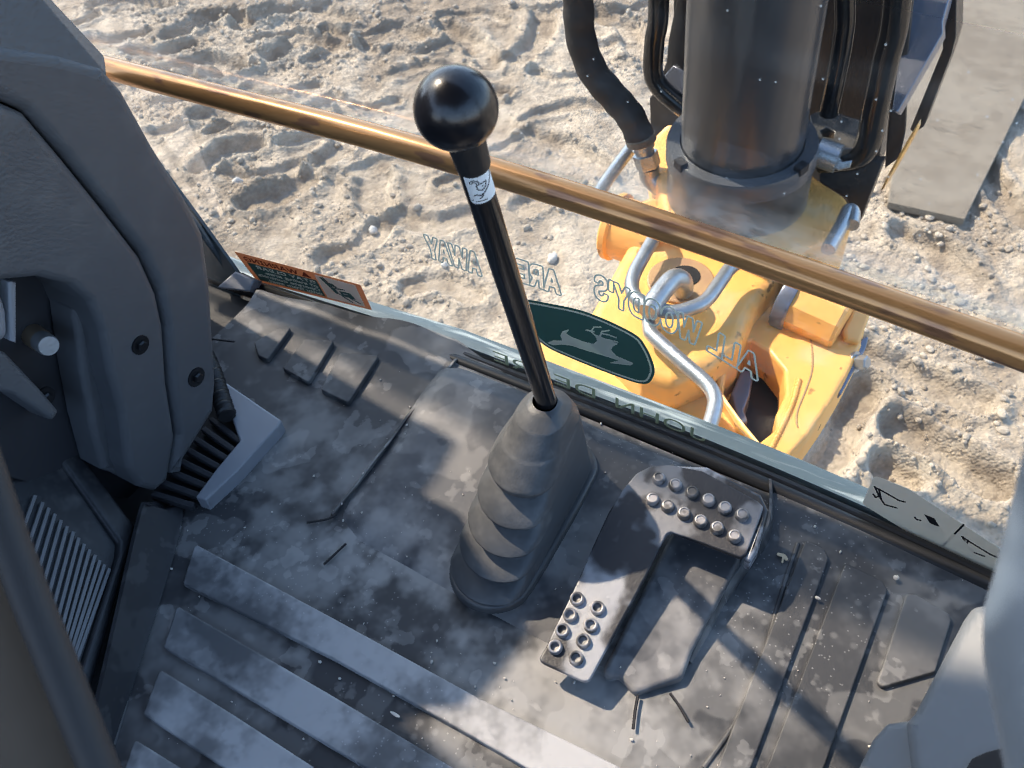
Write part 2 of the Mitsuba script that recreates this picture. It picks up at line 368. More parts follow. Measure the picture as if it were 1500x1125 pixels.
LUGS = [([(-0.1589, 2.0199, -1.05), (-0.0241, 2.0041, -1.05), (0.1666, 1.9759, -1.05)], 0.085, 0.035), ([(-0.1084, 1.8848, -1.05), (-0.1214, 1.7817, -1.05), (-0.1146, 1.6796, -1.05), (-0.1297, 1.571, -1.05)], 0.085, 0.05),
        ([(0.0097, 1.7896, -1.05), (0.0704, 1.7739, -1.05), (0.1778, 1.7412, -1.05), (0.2531, 1.7149, -1.05)], 0.10, 0.05), ([(0.0163, 1.646, -1.05), (0.0611, 1.6398, -1.05)], 0.08, 0.045),
        ([(-2.0015, 2.1572, -1.05), (-1.951, 2.0658, -1.05), (-1.8753, 1.9905, -1.05)], 0.11, 0.035), ([(-2.2148, 2.1072, -1.05), (-2.211, 2.2308, -1.05), (-2.2448, 2.3424, -1.05)], 0.09, 0.04),
        ([(-2.284, 1.8004, -1.05), (-2.2338, 1.8679, -1.05), (-2.2066, 1.9936, -1.05)], 0.11, 0.04), ([(-2.6017, 1.8829, -1.05), (-2.6053, 2.0031, -1.05), (-2.5307, 2.0867, -1.05)], 0.10, 0.045),
        ([(-2.8775, 2.1404, -1.05), (-2.806, 2.2265, -1.05), (-2.6701, 2.2485, -1.05)], 0.10, 0.04), ([(-2.4866, 2.2345, -1.05), (-2.4591, 2.3527, -1.05), (-2.4624, 2.4605, -1.05)], 0.09, 0.035),
        ([(-1.7409, 1.9683, -1.05), (-1.6103, 1.9881, -1.05), (-1.5319, 2.087, -1.05)], 0.09, 0.03), ([(-1.3868, 2.2179, -1.05), (-1.3276, 2.3097, -1.05), (-1.2311, 2.3328, -1.05)], 0.09, 0.03),
        ([(-3.1909, 2.7952, -1.05), (-3.1777, 2.9746, -1.05), (-3.0134, 3.0774, -1.05), (-2.8146, 3.0536, -1.05)], 0.10, 0.045), ([(-3.4443, 2.5883, -1.05), (-3.4212, 2.7688, -1.05), (-3.3039, 2.8521, -1.05)], 0.10, 0.045),
        ([(-3.24, 2.3556, -1.05), (-3.1573, 2.4836, -1.05), (-2.9732, 2.5007, -1.05)], 0.09, 0.04), ([(-2.9077, 2.6525, -1.05), (-2.8891, 2.8208, -1.05), (-2.695, 2.8697, -1.05)], 0.09, 0.045),
        ([(-2.5979, 2.9429, -1.05), (-2.5542, 3.0931, -1.05), (-2.3861, 3.0639, -1.05)], 0.09, 0.04), ([(-3.9777, 2.6472, -1.05), (-3.9271, 2.779, -1.05), (-3.71, 2.7931, -1.05)], 0.10, 0.045),
        ([(-2.351, 3.1772, -1.05), (-2.1721, 3.1212, -1.05), (-1.9853, 2.9838, -1.05)], 0.09, 0.035), ([(-1.8925, 3.0534, -1.05), (-1.8955, 3.2371, -1.05), (-1.9851, 3.4627, -1.05)], 0.10, 0.035),
        ([(-1.7866, 3.5439, -1.05), (-1.5943, 3.4906, -1.05), (-1.4435, 3.3041, -1.05)], 0.10, 0.04), ([(-1.5695, 2.5936, -1.05), (-1.4196, 2.5876, -1.05), (-1.2374, 2.5064, -1.05)], 0.09, 0.03),
        ([(-0.0702, 3.0835, -1.05), (0.0569, 2.8895, -1.05), (0.135, 2.8083, -1.05)], 0.09, 0.035), ([(-0.1933, 2.5773, -1.05), (-0.0817, 2.5559, -1.05), (0.0464, 2.4408, -1.05)], 0.09, 0.03),
        ([(-1.8487, 1.6761, -1.05), (-1.7849, 1.7847, -1.05), (-1.7851, 1.906, -1.05)], 0.08, 0.025), ([(-1.5186, 1.6852, -1.05), (-1.4355, 1.7616, -1.05), (-1.3204, 1.7452, -1.05)], 0.08, 0.025)]
for q in LUGS: lug(*q)
for i in range(9):          # two worn tracks of tyre lugs, left of the machine
    for j in range(8):
        cx0, cy0 = -4.4 + 0.34 * i + 0.10 * (j % 2) + rng.uniform(-.05, .05), 1.95 + 0.27 * j + rng.uniform(-.05, .05)
        a0, w0 = 0.55 + rng.uniform(-.25, .25), rng.uniform(0.045, 0.065)
        t0 = np.linspace(-1, 1, 7)
        lx, ly = 0.14 * t0, 0.05 * (1 - t0 ** 2) * (1 if j % 2 else -1)
        if rng.uniform() < 0.8: lug(np.c_[cx0 + lx * math.cos(a0) - ly * math.sin(a0), cy0 + lx * math.sin(a0) + ly * math.cos(a0)], w0, rng.uniform(0.014, 0.030))
lump = meshkit.fbm(P3 * 21, 3, 11)
H += rough * near * (0.017 * np.clip(lump - 0.42, 0, 1) + 0.009 * (meshkit.fbm(P3 * 55, 2, 12) - 0.5))
ridge = 1 - np.abs(2 * meshkit.fbm(P3 * 26 + 9, 3, 17) - 1)
H += near * (0.3 + rough) * (0.006 * (ridge ** 3 - 0.4) + 0.004 * (meshkit.noise(P3 * 95, 4) - 0.5))
# long shallow tread bars across the worked ground
band = np.sin((X * 0.83 + Y * 0.55) * 31 + 3.2 * meshkit.fbm(P3 * 1.6, 2, 31) * 2)
H += near * 0.011 * np.clip(band, -0.35, 0.6) * np.clip((meshkit.fbm(P3 * 1.1 + 4, 2, 33) - 0.40) * 5, 0, 1)
Z = GZ + H * near
ny_, nx_ = X.shape
ii = (np.arange(ny_ - 1)[:, None] * nx_ + np.arange(nx_ - 1)[None]).ravel()
ground = trimesh.Trimesh(np.c_[X.ravel(), Y.ravel(), Z.ravel()], np.vstack([np.c_[ii, ii + 1, ii + nx_ + 1], np.c_[ii, ii + nx_ + 1, ii + nx_]]), process=False)
obj('ground', ground, 'm_dirt', smooth=True)
tag('ground', 'pale dry dirt with pressed tyre lug prints outside the window', kind='structure')
def ground_z(x, y):
    i, j = np.clip(np.searchsorted(gx, x), 0, nx_ - 1), np.clip(np.searchsorted(gy, y), 0, ny_ - 1)
    return Z[j, i]
def rock(seed, sub=1):
    m = trimesh.creation.icosphere(subdivisions=sub, radius=1.0)
    r = np.random.default_rng(seed)
    d = 0.75 + 0.55 * meshkit.noise(m.vertices * 1.4 + r.uniform(0, 50, 3), seed)
    m.vertices = m.vertices * d[:, None] * r.uniform(0.65, 1.15, 3)
    return m
protos = [rock(s, 1) for s in range(8)]
vs, fs, at, placed = [], [], 0, 0
cx_, cy_ = rng.uniform(-5.2, 1.1, 90000), rng.uniform(1.4, 5.4, 90000)
ir = rough[np.clip(np.searchsorted(gy, cy_), 0, ny_ - 1), np.clip(np.searchsorted(gx, cx_), 0, nx_ - 1)]
keep = rng.uniform(0, 1, 90000) < ir ** 1.6
for x, y, q in zip(cx_[keep][:18000], cy_[keep][:18000], rng.uniform(0, 1, 18000)):
    s = 0.0028 + 0.013 * q ** 6
    m = protos[int(q * 7919) % 8]
    a = q * 997.0
    R = A([[math.cos(a), -math.sin(a), 0], [math.sin(a), math.cos(a), 0], [0, 0, 0.75]])
    vs.append(m.vertices @ R.T * s + [x, y, ground_z(x, y) + 0.25 * s])
    fs.append(m.faces + at)
    at += len(m.vertices)
obj('dirt_crumbs', trimesh.Trimesh(np.vstack(vs), np.vstack(fs), process=False), 'm_clod', smooth=False)
tag('dirt_crumbs', 'loose crumbs and small clods of dry dirt strewn over the ground', 'dirt', kind='stuff')
for (p, s, lab) in [((-1.809, 1.8769, -1.04), 0.020, 'small white stone on the dirt left of the lever'), ((-1.1735, 2.0158, -1.04), 0.019, 'smooth grey-brown pebble on the dirt between lever and yellow casting'),
                    ((-1.4684, 1.8147, -1.04), 0.013, 'small rounded pebble on the dirt below the etched scribble'), ((0.1626, 2.1628, -1.04), 0.022, 'pale flattish stone on dirt under the right end of the bar'),
                    ((-2.4342, 1.874, -1.04), 0.022, 'angular pale clod on the dirt beside the console edge')]:
    m = rock(int(s * 9000), 3)
    m.apply_scale(s)
    m.apply_translation([p[0], p[1], ground_z(p[0], p[1]) + s * 0.5])
    tag(obj('stone', m, 'm_stone'), lab, 'stone')

# the flat grey-brown sheet beyond the boom
k = obj('dusty_sheet', slab([(-0.2767, 2.6859, -1.005), (-0.0391, 2.6989, -1.005), (0.0248, 4.189, -1.005), (0.0583, 5.527, -1.005), (-0.4957, 5.3301, -1.005), (-0.4294, 3.5343, -1.005)], (0, 0, 1), 0.025, 0.002, 0.004), 'm_sheet')
tag(k, 'flat dusty grey-brown sheet lying on the dirt beyond the boom', 'sheet')

# ------------------------------------------------------------------ cab shell (mostly out of view)
obj('cab_floor', box((-1.06, -0.9, -0.09), (0.75, 0.690, -0.040)), 'm_cab', False)
tag('cab_floor', 'dark steel cab floor under the mat', kind='structure')
obj('cab_roof', box((-1.12, -0.95, 1.60), (0.80, 0.62, 1.65)), 'm_cab', False)
tag('cab_roof', 'dark cab roof over the operator station', kind='structure')
obj('cab_wall', cat(box((-1.12, -0.95, -0.09), (0.80, -0.90, 0.50)), box((-1.12, -0.90, -0.09), (-1.07, 0.64, 0.74)), box((0.75, -0.90, -0.06), (0.80, 0.70, 0.42)), box((-1.12, -0.90, 0.74), (-1.07, 0.33, 1.06)),
                    box((0.75, 0.64, 0.42), (0.80, 0.76, 1.55))), 'm_cab', False)
tag('cab_wall', 'dark lower walls and rear wall of the cab', kind='structure')

# ------------------------------------------------------------------ window: panes, seal, ledge
def bow(x): return 0.10 * np.maximum(0, np.asarray(x, float) + 0.35) ** 2   # the front of the cab curves back towards the right
def pane(y, z0, z1):
    x = np.r_[-1.5, np.linspace(-.35, .74, 24)]
    n = len(x)
    v = np.vstack([np.c_[x, y - bow(x), np.full(n, z)] for z in (z0, z1)])
    i = np.arange(n - 1)
    return trimesh.Trimesh(v, np.vstack([np.c_[i, i + 1, n + i + 1], np.c_[i, n + i + 1, n + i]]), process=False)
win = new('cab_window', 'cab window of two clear panes above a black seal and teal ledge', 'window')
obj(win + '__lower_pane', pane(.727, -.05, .352), 'm_glass', True)
obj(win + '__upper_pane', pane(.720, .345, 1.53), 'm_glass', True)
k = obj(win + '__dust_film', pane(.7185, .346, .60), 'm_dust', True)
tag(k, 'pale dust smeared along the bottom of the upper pane')
xs = np.linspace(-1.12, .74, 70)
sz = -0.006 - 0.028 * np.clip((-xs - 0.60) / 0.4, 0, 1)
seal = tube(np.c_[xs, .703 - bow(xs), sz], 0.0105, 12, smooth=False)
k = obj(win + '__seal', seal, 'm_black_rubber')
obj(k + '__lip', tube(np.c_[xs, .717 - bow(xs), sz + 0.002], 0.006, 10, smooth=False), 'm_black_rubber')
lp = [(x, .7300 - float(bow(x))) for x in np.linspace(-1.12, .75, 40)]
lq = [(x, .7605 - float(bow(x))) for x in np.linspace(-1.12, .75, 40)]
obj(win + '__ledge', meshpoly(Polygon(lp + lq[::-1]), 0.01, lambda x, y: -0.034 * np.clip((-x - 0.60) / 0.4, 0, 1) - 0.004 * np.clip((y + bow(x) - .755) / .005, 0, 1), 0.10), 'm_ledge')
# left corner member
post = new('corner_post', 'short slanting dark teal corner post between console and warning sticker', 'post')
obj(post + '__column', slab([(-1.1877, 0.712, 0.2072), (-1.1466, 0.712, 0.1885), (-1.0539, 0.712, 0.0811), (-0.9771, 0.712, -0.0113), (-0.9929, 0.712, -0.0534), (-1.0495, 0.712, -0.0671), (-1.1035, 0.712, -0.0484), (-1.2301, 0.712, 0.1334)], (0, -1, .2), 0.006, 0.001), 'm_post', 25)
for q in ([(-1.1299, 0.708, 0.225), (-1.0472, 0.708, 0.0647), (-1.0068, 0.708, -0.0256)], [(-1.1566, 0.708, 0.176), (-1.0769, 0.708, 0.0208), (-1.0391, 0.708, -0.0504)]):
    obj(post + '__ridge', tube(q, 0.006, 10), 'm_post')
obj(post + '__foot_gusset', slab([(-0.9858, 0.69, 0.0204), (-0.9502, 0.69, 0.0171), (-0.9562, 0.69, -0.0141), (-1.0156, 0.69, -0.0321)], (0.2, -.6, .7), 0.03, 0.004), 'm_floor_trim')
# bar across the window
bx = np.linspace(-1.30, .40, 44)
bz = np.interp(bx, [-1.30, -1.075, -.568, -.254, -.08, .075, .40], [.330, .336, .354, .3445, .338, .335, .335])
bz = np.convolve(np.r_[[bz[0]] * 4, bz, [bz[-1]] * 4], np.ones(9) / 9, 'valid')
bar = np.c_[bx, .700 - bow(bx), bz]
k = obj('window_bar', tube(bar, 0.0155, 28, smooth=False), 'm_bar')
tag(k, 'brown-gold glossy round bar across the window behind the lever knob', 'bar')

# ------------------------------------------------------------------ stickers and lettering on the pane
def on_pane(poly, y, th=0.0003):   # polygon in (x, z) -> thin print facing the operator
    m = solid2d(poly, th)
    v = m.vertices
    m.vertices = np.c_[v[:, 0], y - bow(v[:, 0]) - v[:, 2] - th, v[:, 1]]
    m.invert()
    return m
XZ = lambda pts: [(p[0], p[2]) for p in pts]
YS = 0.7262
# warning sticker: a lightly skewed card; u from left, w from bottom
WC = XZ([(-0.9786, 0.724, -0.0305), (-0.7388, 0.724, 0.0066), (-0.7493, 0.724, 0.0534), (-1.0082, 0.724, 0.0222)])
def warp(poly, c=WC):
    def f(u, w):
        a, b, d, e = (A(q) for q in c)
        u, w = np.asarray(u)[:, None], np.asarray(w)[:, None]
        return ((1 - u) * (1 - w) * a + u * (1 - w) * b + u * w * d + (1 - u) * w * e)
    out = []
    for g in geoms(poly):
        g = g.segmentize(0.05)
        out.append(Polygon(f(*np.array(g.exterior.coords).T), [f(*np.array(h.coords).T) for h in g.interiors]))
    return unary_union([o.buffer(0) for o in out])
def rect(x0, y0, x1, y1, r=0.0): return rounded(Polygon([(x0, y0), (x1, y0), (x1, y1), (x0, y1)]), r)
def mirrored(text, x_right, y, h, width, bold=True):
    """lettering read from outside: starts at x_right and runs to the left, width wide"""
    t = text_poly(text, 1.0, bold)
    x0, y0, x1, y1 = t.bounds
    k = width / (x1 - x0)
    from shapely import affinity
    return affinity.affine_transform(t, [-k, 0, 0, h, x_right + k * x0, y])
ws = new('warning_sticker', 'orange and dark green warning sticker in mirror writing, low on the pane behind the mat', 'sticker')
border = rect(0, 0, 1, 1, 0.02)
obj(ws + '__border', on_pane(warp(border), YS), 'm_film_orange', False)
obj(ws + '__text_panel', on_pane(warp(rect(0.05, 0.10, 0.63, 0.70)), YS - .0005), 'm_film_green', False)
obj(ws + '__picture_panel', on_pane(warp(rect(0.645, 0.08, 0.955, 0.93)), YS - .0005), 'm_film_cream', False)
sign = unary_union([mirrored('WARNING', 0.50, 0.75, 0.15, 0.45), Polygon([(0.525, 0.74), (0.60, 0.74), (0.562, 0.93)])])
obj(ws + '__heading', on_pane(warp(sign), YS - .0005), 'm_film_red', False)
lines = unary_union([mirrored('STAY CLEAR', 0.615, 0.56, 0.105, 0.50), mirrored('of swing area.', 0.615, 0.415, 0.09, 0.46),
                     mirrored('Operate controls', 0.615, 0.275, 0.09, 0.54), mirrored('only from seat.', 0.615, 0.135, 0.09, 0.48)])
obj(ws + '__lettering', on_pane(warp(lines), YS - .0009), 'm_film_cream', False)
pict = unary_union([Polygon([(0.68, 0.88), (0.70, 0.90), (0.77, 0.38), (0.75, 0.36)]), Polygon([(0.705, 0.90), (0.715, 0.90), (0.785, 0.36), (0.775, 0.36)]), stroke([(0.75, 0.72), (0.775, 0.62)], 0.03),
                    stroke([(0.745, 0.55), (0.83, 0.60)], 0.035), Polygon([(0.79, 0.50), (0.875, 0.52), (0.905, 0.30), (0.80, 0.33)]).difference(Point(0.835, 0.42).buffer(0.02)),
                    stroke([(0.785, 0.36), (0.86, 0.14)], 0.018), stroke([(0.86, 0.30), (0.925, 0.18)], 0.018)])
obj(ws + '__pictogram', on_pane(warp(pict), YS - .0009), 'm_film_green', False)
# leaping deer emblem
de = new('emblem_sticker', 'dark green rounded emblem sticker with a pale leaping deer, right of the lever', 'sticker')
def closed(p):
    q = np.c_[A(p), np.zeros(len(p))]
    return spline(np.vstack([q, q[:1]]), 6)[:-1, :2]
shield = rounded(Polygon(closed(XZ([(-0.467, 0.724, 0.1412), (-0.4378, 0.724, 0.1474), (-0.3781, 0.724, 0.1561), (-0.3162, 0.724, 0.1481), (-0.2976, 0.724, 0.1328), (-0.2854, 0.724, 0.1056), (-0.2844, 0.724, 0.086), (-0.2947, 0.724, 0.0653), (-0.327, 0.724, 0.0595), (-0.4001, 0.724, 0.0619), (-0.4418, 0.724, 0.0686), (-0.4641, 0.724, 0.0932)]))), 0.008)
obj(de + '__panel', on_pane(shield, YS), 'm_film_green', False)
obj(de + '__outline', on_pane(shield.buffer(-.0035).difference(shield.buffer(-.0062)), YS - .0005), 'm_film_cream', False)
deer = Polygon(XZ([(-0.4348, 0.724, 0.0757), (-0.4268, 0.724, 0.0836), (-0.4127, 0.724, 0.09), (-0.4151, 0.724, 0.0987), (-0.4122, 0.724, 0.1075), (-0.4038, 0.724, 0.1139), (-0.4082, 0.724, 0.1056), (-0.399, 0.724, 0.1026), (-0.3825, 0.724, 0.1017), (-0.3677, 0.724, 0.1043), (-0.3622, 0.724, 0.1132), (-0.3653, 0.724, 0.122), (-0.3595, 0.724, 0.1226), (-0.35, 0.724, 0.1208), (-0.3349, 0.724, 0.1204), (-0.342, 0.724, 0.1129), (-0.344, 0.724, 0.1047), (-0.3369, 0.724, 0.0975), (-0.313, 0.724, 0.0954), (-0.316, 0.724, 0.0906), (-0.3304, 0.724, 0.0857), (-0.3432, 0.724, 0.0817), (-0.3305, 0.724, 0.0914), (-0.3465, 0.724, 0.0909), (-0.3628, 0.724, 0.0896), (-0.3793, 0.724, 0.0882), (-0.3995, 0.724, 0.0875), (-0.4129, 0.724, 0.0834), (-0.4271, 0.724, 0.076)]))
antl = [[(871.7, 493), (864, 487.2), (868.3, 480.8), (878.4, 480.5)], [(868.3, 487.2), (858, 485.5)], [(876.8, 494), (880, 487.2), (890.3, 485.5)], [(881.8, 489), (890.3, 492.3), (900.4, 495.7)], [(886.9, 497.4), (902, 502.4)]] if False else []
ANT = [[(-0.3644, 0.724, 0.1204), (-0.3717, 0.724, 0.1254), (-0.3676, 0.724, 0.1349), (-0.3581, 0.724, 0.1395)], [(-0.3676, 0.724, 0.1272), (-0.3784, 0.724, 0.1251)], [(-0.3595, 0.724, 0.1201), (-0.3565, 0.724, 0.1321), (-0.3469, 0.724, 0.1385)], [(-0.3565, 0.724, 0.1288), (-0.3469, 0.724, 0.1304), (-0.3369, 0.724, 0.1304)], [(-0.3527, 0.724, 0.1208), (-0.3349, 0.724, 0.1236)]]
deer = unary_union([deer.buffer(0).buffer(0.0006)] + [stroke(XZ(a), 0.0022) for a in ANT])
obj(de + '__deer', on_pane(deer, YS - .0005), 'm_film_cream', False)
# maker's lettering, mirrored, along the bottom of the pane
ml = new('maker_lettering', 'mirrored olive capitals along the bottom edge of the pane, below the emblem', 'lettering')
obj(ml + '__word', on_pane(mirrored('JOHN', -0.208, -0.003, 0.020, 0.128, False), YS), 'm_film_olive', False)
obj(ml + '__word', on_pane(mirrored('DEERE', -0.366, -0.002, 0.020, 0.160, False), YS), 'm_film_olive', False)
# etched lettering, outlined and mirrored, rising and falling along a curve
def outline(poly): return poly.buffer(0.0013).difference(poly.buffer(-0.0009))
def along(word, x_right, width, z, h, slope):
    from shapely import affinity
    return affinity.skew(mirrored(word, x_right, 0.0, h, width), xs=0, ys=math.degrees(math.atan(slope)), origin=(x_right, 0)).buffer(0.0012), z
el_ = new('etched_lettering', 'hand-cut outlined capitals in mirror writing across the pane above the emblem', 'lettering')
for w, xr, wd, z, h, sl in [('ALL', -.158, .062, .146, .034, -.30), ("WOODY'S", -.232, .134, .166, .035, -.16), ('ARE', -.414, .060, .172, .034, .02), ('AWAY', -.530, .082, .158, .034, -.02)]:
    g, zz = along(w, xr, wd, z, h, sl)
    from shapely import affinity
    obj(el_ + '__word', on_pane(outline(affinity.translate(g, 0, zz)), YS), 'm_film_white', False)

# control diagram sticker
ds = new('diagram_sticker', 'grey sticker with black digger diagrams, at the right end of the pane', 'sticker')
DP = rounded(Polygon(XZ([(-0.006, 0.706, 0.0073), (-0.0046, 0.706, 0.0665), (0.0351, 0.706, 0.0684), (0.1533, 0.706, 0.0342), (0.1817, 0.706, -0.0329), (0.1547, 0.706, -0.0289)])), 0.006)
obj(ds + '__panel', on_pane(DP, YS), 'm_film_grey', False)
SK = [[(0.0002, 0.706, 0.048), (0.0075, 0.706, 0.0364), (0.0118, 0.706, 0.0309), (0.0172, 0.706, 0.0247), (0.0303, 0.706, 0.0282)], [(0.0012, 0.706, 0.0473), (0.0051, 0.706, 0.0472), (0.0292, 0.706, 0.0427), (0.0356, 0.706, 0.0444)], [(0.0051, 0.706, 0.0472), (0.0118, 0.706, 0.0309)], [(0.0018, 0.706, 0.0339), (0.0049, 0.706, 0.0304), (0.0074, 0.706, 0.0335)],
      [(0.1037, 0.706, 0.0296), (0.1102, 0.706, 0.0273), (0.1366, 0.706, 0.0214), (0.1444, 0.706, 0.0216)], [(0.1046, 0.706, 0.0289), (0.1123, 0.706, 0.0174), (0.1205, 0.706, 0.0119), (0.1324, 0.706, 0.0137)], [(0.1108, 0.706, 0.0278), (0.1113, 0.706, 0.0181)], [(0.1021, 0.706, 0.017), (0.1042, 0.706, 0.02), (0.1087, 0.706, 0.0118)],
      [(0.0516, 0.706, 0.0261), (0.0544, 0.706, 0.0238), (0.0586, 0.706, 0.0254)], [(0.0719, 0.706, 0.0178), (0.0858, 0.706, 0.0193)]]
bl = [Polygon(XZ([(0.0591, 0.706, 0.0384), (0.0701, 0.706, 0.0392), (0.0839, 0.706, 0.0237), (0.0697, 0.706, 0.0262)])), Polygon(XZ([(0.0598, 0.706, 0.0206), (0.0681, 0.706, 0.0265), (0.0795, 0.706, 0.0233), (0.077, 0.706, 0.0157)]))]
obj(ds + '__diagram', on_pane(unary_union([stroke(XZ(s), 0.0022) for s in SK] + bl + [stroke(XZ([(0.0993, 0.706, 0.0503), (0.0908, 0.706, -0.0018)]), 0.0022)]), YS - .0005), 'm_ink', False)

# ------------------------------------------------------------------ floor mat
mat_poly = Polygon([(p[0], p[1]) for p in [(-0.5802, 0.7305, 0), (-0.6247, 0.73, 0), (-0.7381, 0.7156, 0), (-0.8438, 0.7003, 0), (-0.9365, 0.6896, -0), (-0.9274, 0.6564, 0), (-0.9257, 0.6043, 0), (-0.9264, 0.5688, 0), (-0.8637, 0.5092, 0), (-0.733, 0.494, 0), (-0.7318, 0.4018, 0), (-0.7358, 0.3538, 0), (-0.7478, 0.3311, 0), (-0.7321, 0.3048, 0), (-0.6025, 0.0671, 0), (-0.5658, -0.0001, -0), (0.1512, 0.3205, 0), (0.2507, 0.5117, 0), (0.1756, 0.6823, 0), (0.151, 0.6808, 0), (-0.0144, 0.6876, 0), (-0.0939, 0.7018, 0), (-0.1065, 0.6839, 0), (-0.2215, 0.6856, 0), (-0.3185, 0.6885, 0), (-0.4221, 0.6915, -0)]]).buffer(0)
LA, LB = A((-0.735, 0.31)), A((-0.600, 0.065))
def mat_z(x, y):
    z = 0.0012 * (meshkit.fbm(np.stack([x, y, 0 * x], -1) * 9, 3, 21) - 0.5)
    # front left flap lifts towards the pane
    f = np.clip((y - 0.60) / 0.12, 0, 1) * np.clip((-x - 0.56) / 0.03, 0, 1)
    z = z + f * f * (0.010 + 0.004 * np.sin(x * 44) - 0.010 * np.clip((-x - 0.66) / 0.3, 0, 1))
    return z
mt = new('floor_mat', 'black dusty ribbed rubber floor mat covering the cab floor', 'floor mat')
obj(mt + '__base', meshpoly(mat_poly, 0.010, mat_z, 0.008), 'm_rubber', 50)
for r in [[(-0.6924, 0.2922, 0), (-0.4756, 0.2935, 0), (-0.287, 0.2933, 0), (-0.1543, 0.2993, 0), (-0.072, 0.3016, 0), (-0.0509, 0.2535, 0), (-0.2637, 0.2552, 0), (-0.446, 0.2546, 0), (-0.6673, 0.2441, -0)], [(-0.6527, 0.2196, 0), (-0.42, 0.2205, 0), (-0.2418, 0.2193, 0), (-0.2637, 0.1777, 0), (-0.3547, 0.1764, 0), (-0.472, 0.1753, 0), (-0.6296, 0.1734, 0)],
          [(-0.6142, 0.1524, 0), (-0.5055, 0.1529, 0), (-0.3974, 0.1515, 0), (-0.3592, 0.125, 0), (-0.3954, 0.1051, 0), (-0.4875, 0.106, 0), (-0.5939, 0.1058, 0)], [(-0.5823, 0.0822, 0), (-0.4964, 0.0848, 0), (-0.493, 0.0512, 0), (-0.5623, 0.0432, 0)]]:
    obj(mt + '__rib', pad(r, 0.008, 0.0022, 0.003), 'm_rib')
for r in [[(-0.0489, 0.6378, 0), (-0.0263, 0.6352, -0), (-0.0176, 0.6254, 0), (-0.0119, 0.3642, 0), (-0.0131, 0.295, 0), (-0.0493, 0.2819, 0), (-0.0412, 0.3482, 0)], [(0.0002, 0.6288, 0), (0.0429, 0.6246, 0), (0.0512, 0.6165, 0), (0.0498, 0.398, 0), (0.0499, 0.3438, 0), (-0.0063, 0.3127, 0), (0.0011, 0.3766, 0)],
          [(0.0699, 0.6216, 0), (0.0801, 0.6251, 0), (0.1166, 0.6183, 0), (0.1201, 0.612, 0), (0.1192, 0.5447, 0), (0.0765, 0.5032, 0), (0.07, 0.5064, 0)]]:
    obj(mt + '__side_pad', pad(r, 0.006, 0.002, 0.004), 'm_rubber')
for r in [[(-0.8561, 0.5915, 0.004), (-0.8422, 0.6312, 0.004), (-0.8253, 0.6427, 0.004), (-0.814, 0.5727, 0.004), (-0.8331, 0.5738, 0.004)], [(-0.7923, 0.6307, 0.004), (-0.7501, 0.6484, 0.004), (-0.7325, 0.5652, 0.004), (-0.7837, 0.57, 0.004)], [(-0.7277, 0.6321, 0.004), (-0.6725, 0.6534, 0.004), (-0.659, 0.5602, 0.004), (-0.7088, 0.5629, 0.004)]]:
    obj(mt + '__front_tab', pad(r, 0.008, 0.002, 0.004, 0.001), 'm_rubber')
# ragged lips where the mat is cut round the pedal and rolled at the pane
def wall(path, h, th, lean=(0, 0)):
    p = spline(path, 10)
    t = unit(np.gradient(p, axis=0)[:, :2].mean(0))
    g = np.gradient(p, axis=0)[:, :2]
    g /= np.linalg.norm(g, axis=1, keepdims=True)
    nn = np.c_[-g[:, 1], g[:, 0], 0 * g[:, 0]] * th / 2
    hh = h * np.sin(np.linspace(0.12, math.pi - 0.12, len(p))) ** 0.6
    up_ = np.c_[lean[0] * hh, lean[1] * hh, hh]
    wob = np.c_[0 * hh, 0 * hh, 0.0012 * np.sin(np.arange(len(p)) * 0.7)]
    rows = [p + nn, p + nn + up_ * 0.6, p + nn * 0.7 + up_ + wob, p - nn * 0.7 + up_ + wob, p - nn + up_ * 0.6, p - nn]
    n, k = len(p), len(rows)
    v = np.vstack(rows)
    f = []
    i = np.arange(n - 1)
    for r in range(k - 1):
        f += [np.c_[r * n + i, r * n + i + 1, (r + 1) * n + i + 1], np.c_[r * n + i, (r + 1) * n + i + 1, (r + 1) * n + i]]
    m = trimesh.Trimesh(v, np.vstack(f), process=False)
    return m
obj(mt + '__cut_edge', wall([(-0.1127, 0.7013, 0), (-0.098, 0.6648, 0), (-0.0876, 0.6217, 0), (-0.0945, 0.5689, 0), (-0.1025, 0.514, 0), (-0.1044, 0.4712, 0), (-0.1074, 0.4366, 0)], 0.022, 0.004, (-.25, 0)), 'm_rubber')
obj(mt + '__cut_edge', wall([(-0.5731, 0.701, 0), (-0.5736, 0.6658, 0), (-0.573, 0.583, -0), (-0.5703, 0.4848, 0), (-0.5707, 0.4069, 0)], 0.014, 0.0045, (.3, 0)), 'm_rubber')
for s in [[(-0.5904, 0.3825, 0.004), (-0.5713, 0.398, 0.004), (-0.565, 0.4092, 0.004)], [(-0.5348, 0.3456, 0.004), (-0.5317, 0.363, 0.004), (-0.5286, 0.3807, 0.004)], [(-0.9158, 0.5658, 0.012), (-0.8803, 0.5771, 0.012)], [(-0.1297, 0.3415, 0.006), (-0.1362, 0.3605, 0.006), (-0.1402, 0.3757, 0.006)], [(-0.1119, 0.3936, 0.006), (-0.0986, 0.3859, 0.006), (-0.0833, 0.3747, 0.006)]]:
    obj(mt + '__slit', tube(s, 0.0016, 6), 'm_ink')
ep, eq = [(-0.774, 0.3152, 0.003), (-0.7311, 0.3077, 0.003), (-0.5999, 0.0673, 0.003), (-0.5603, -0.0053, 0.003)], [(-0.7621, 0.2979, 0.04), (-0.7529, 0.2738, 0.04), (-0.6211, 0.082, 0.04), (-0.5566, -0.0255, 0.04)]
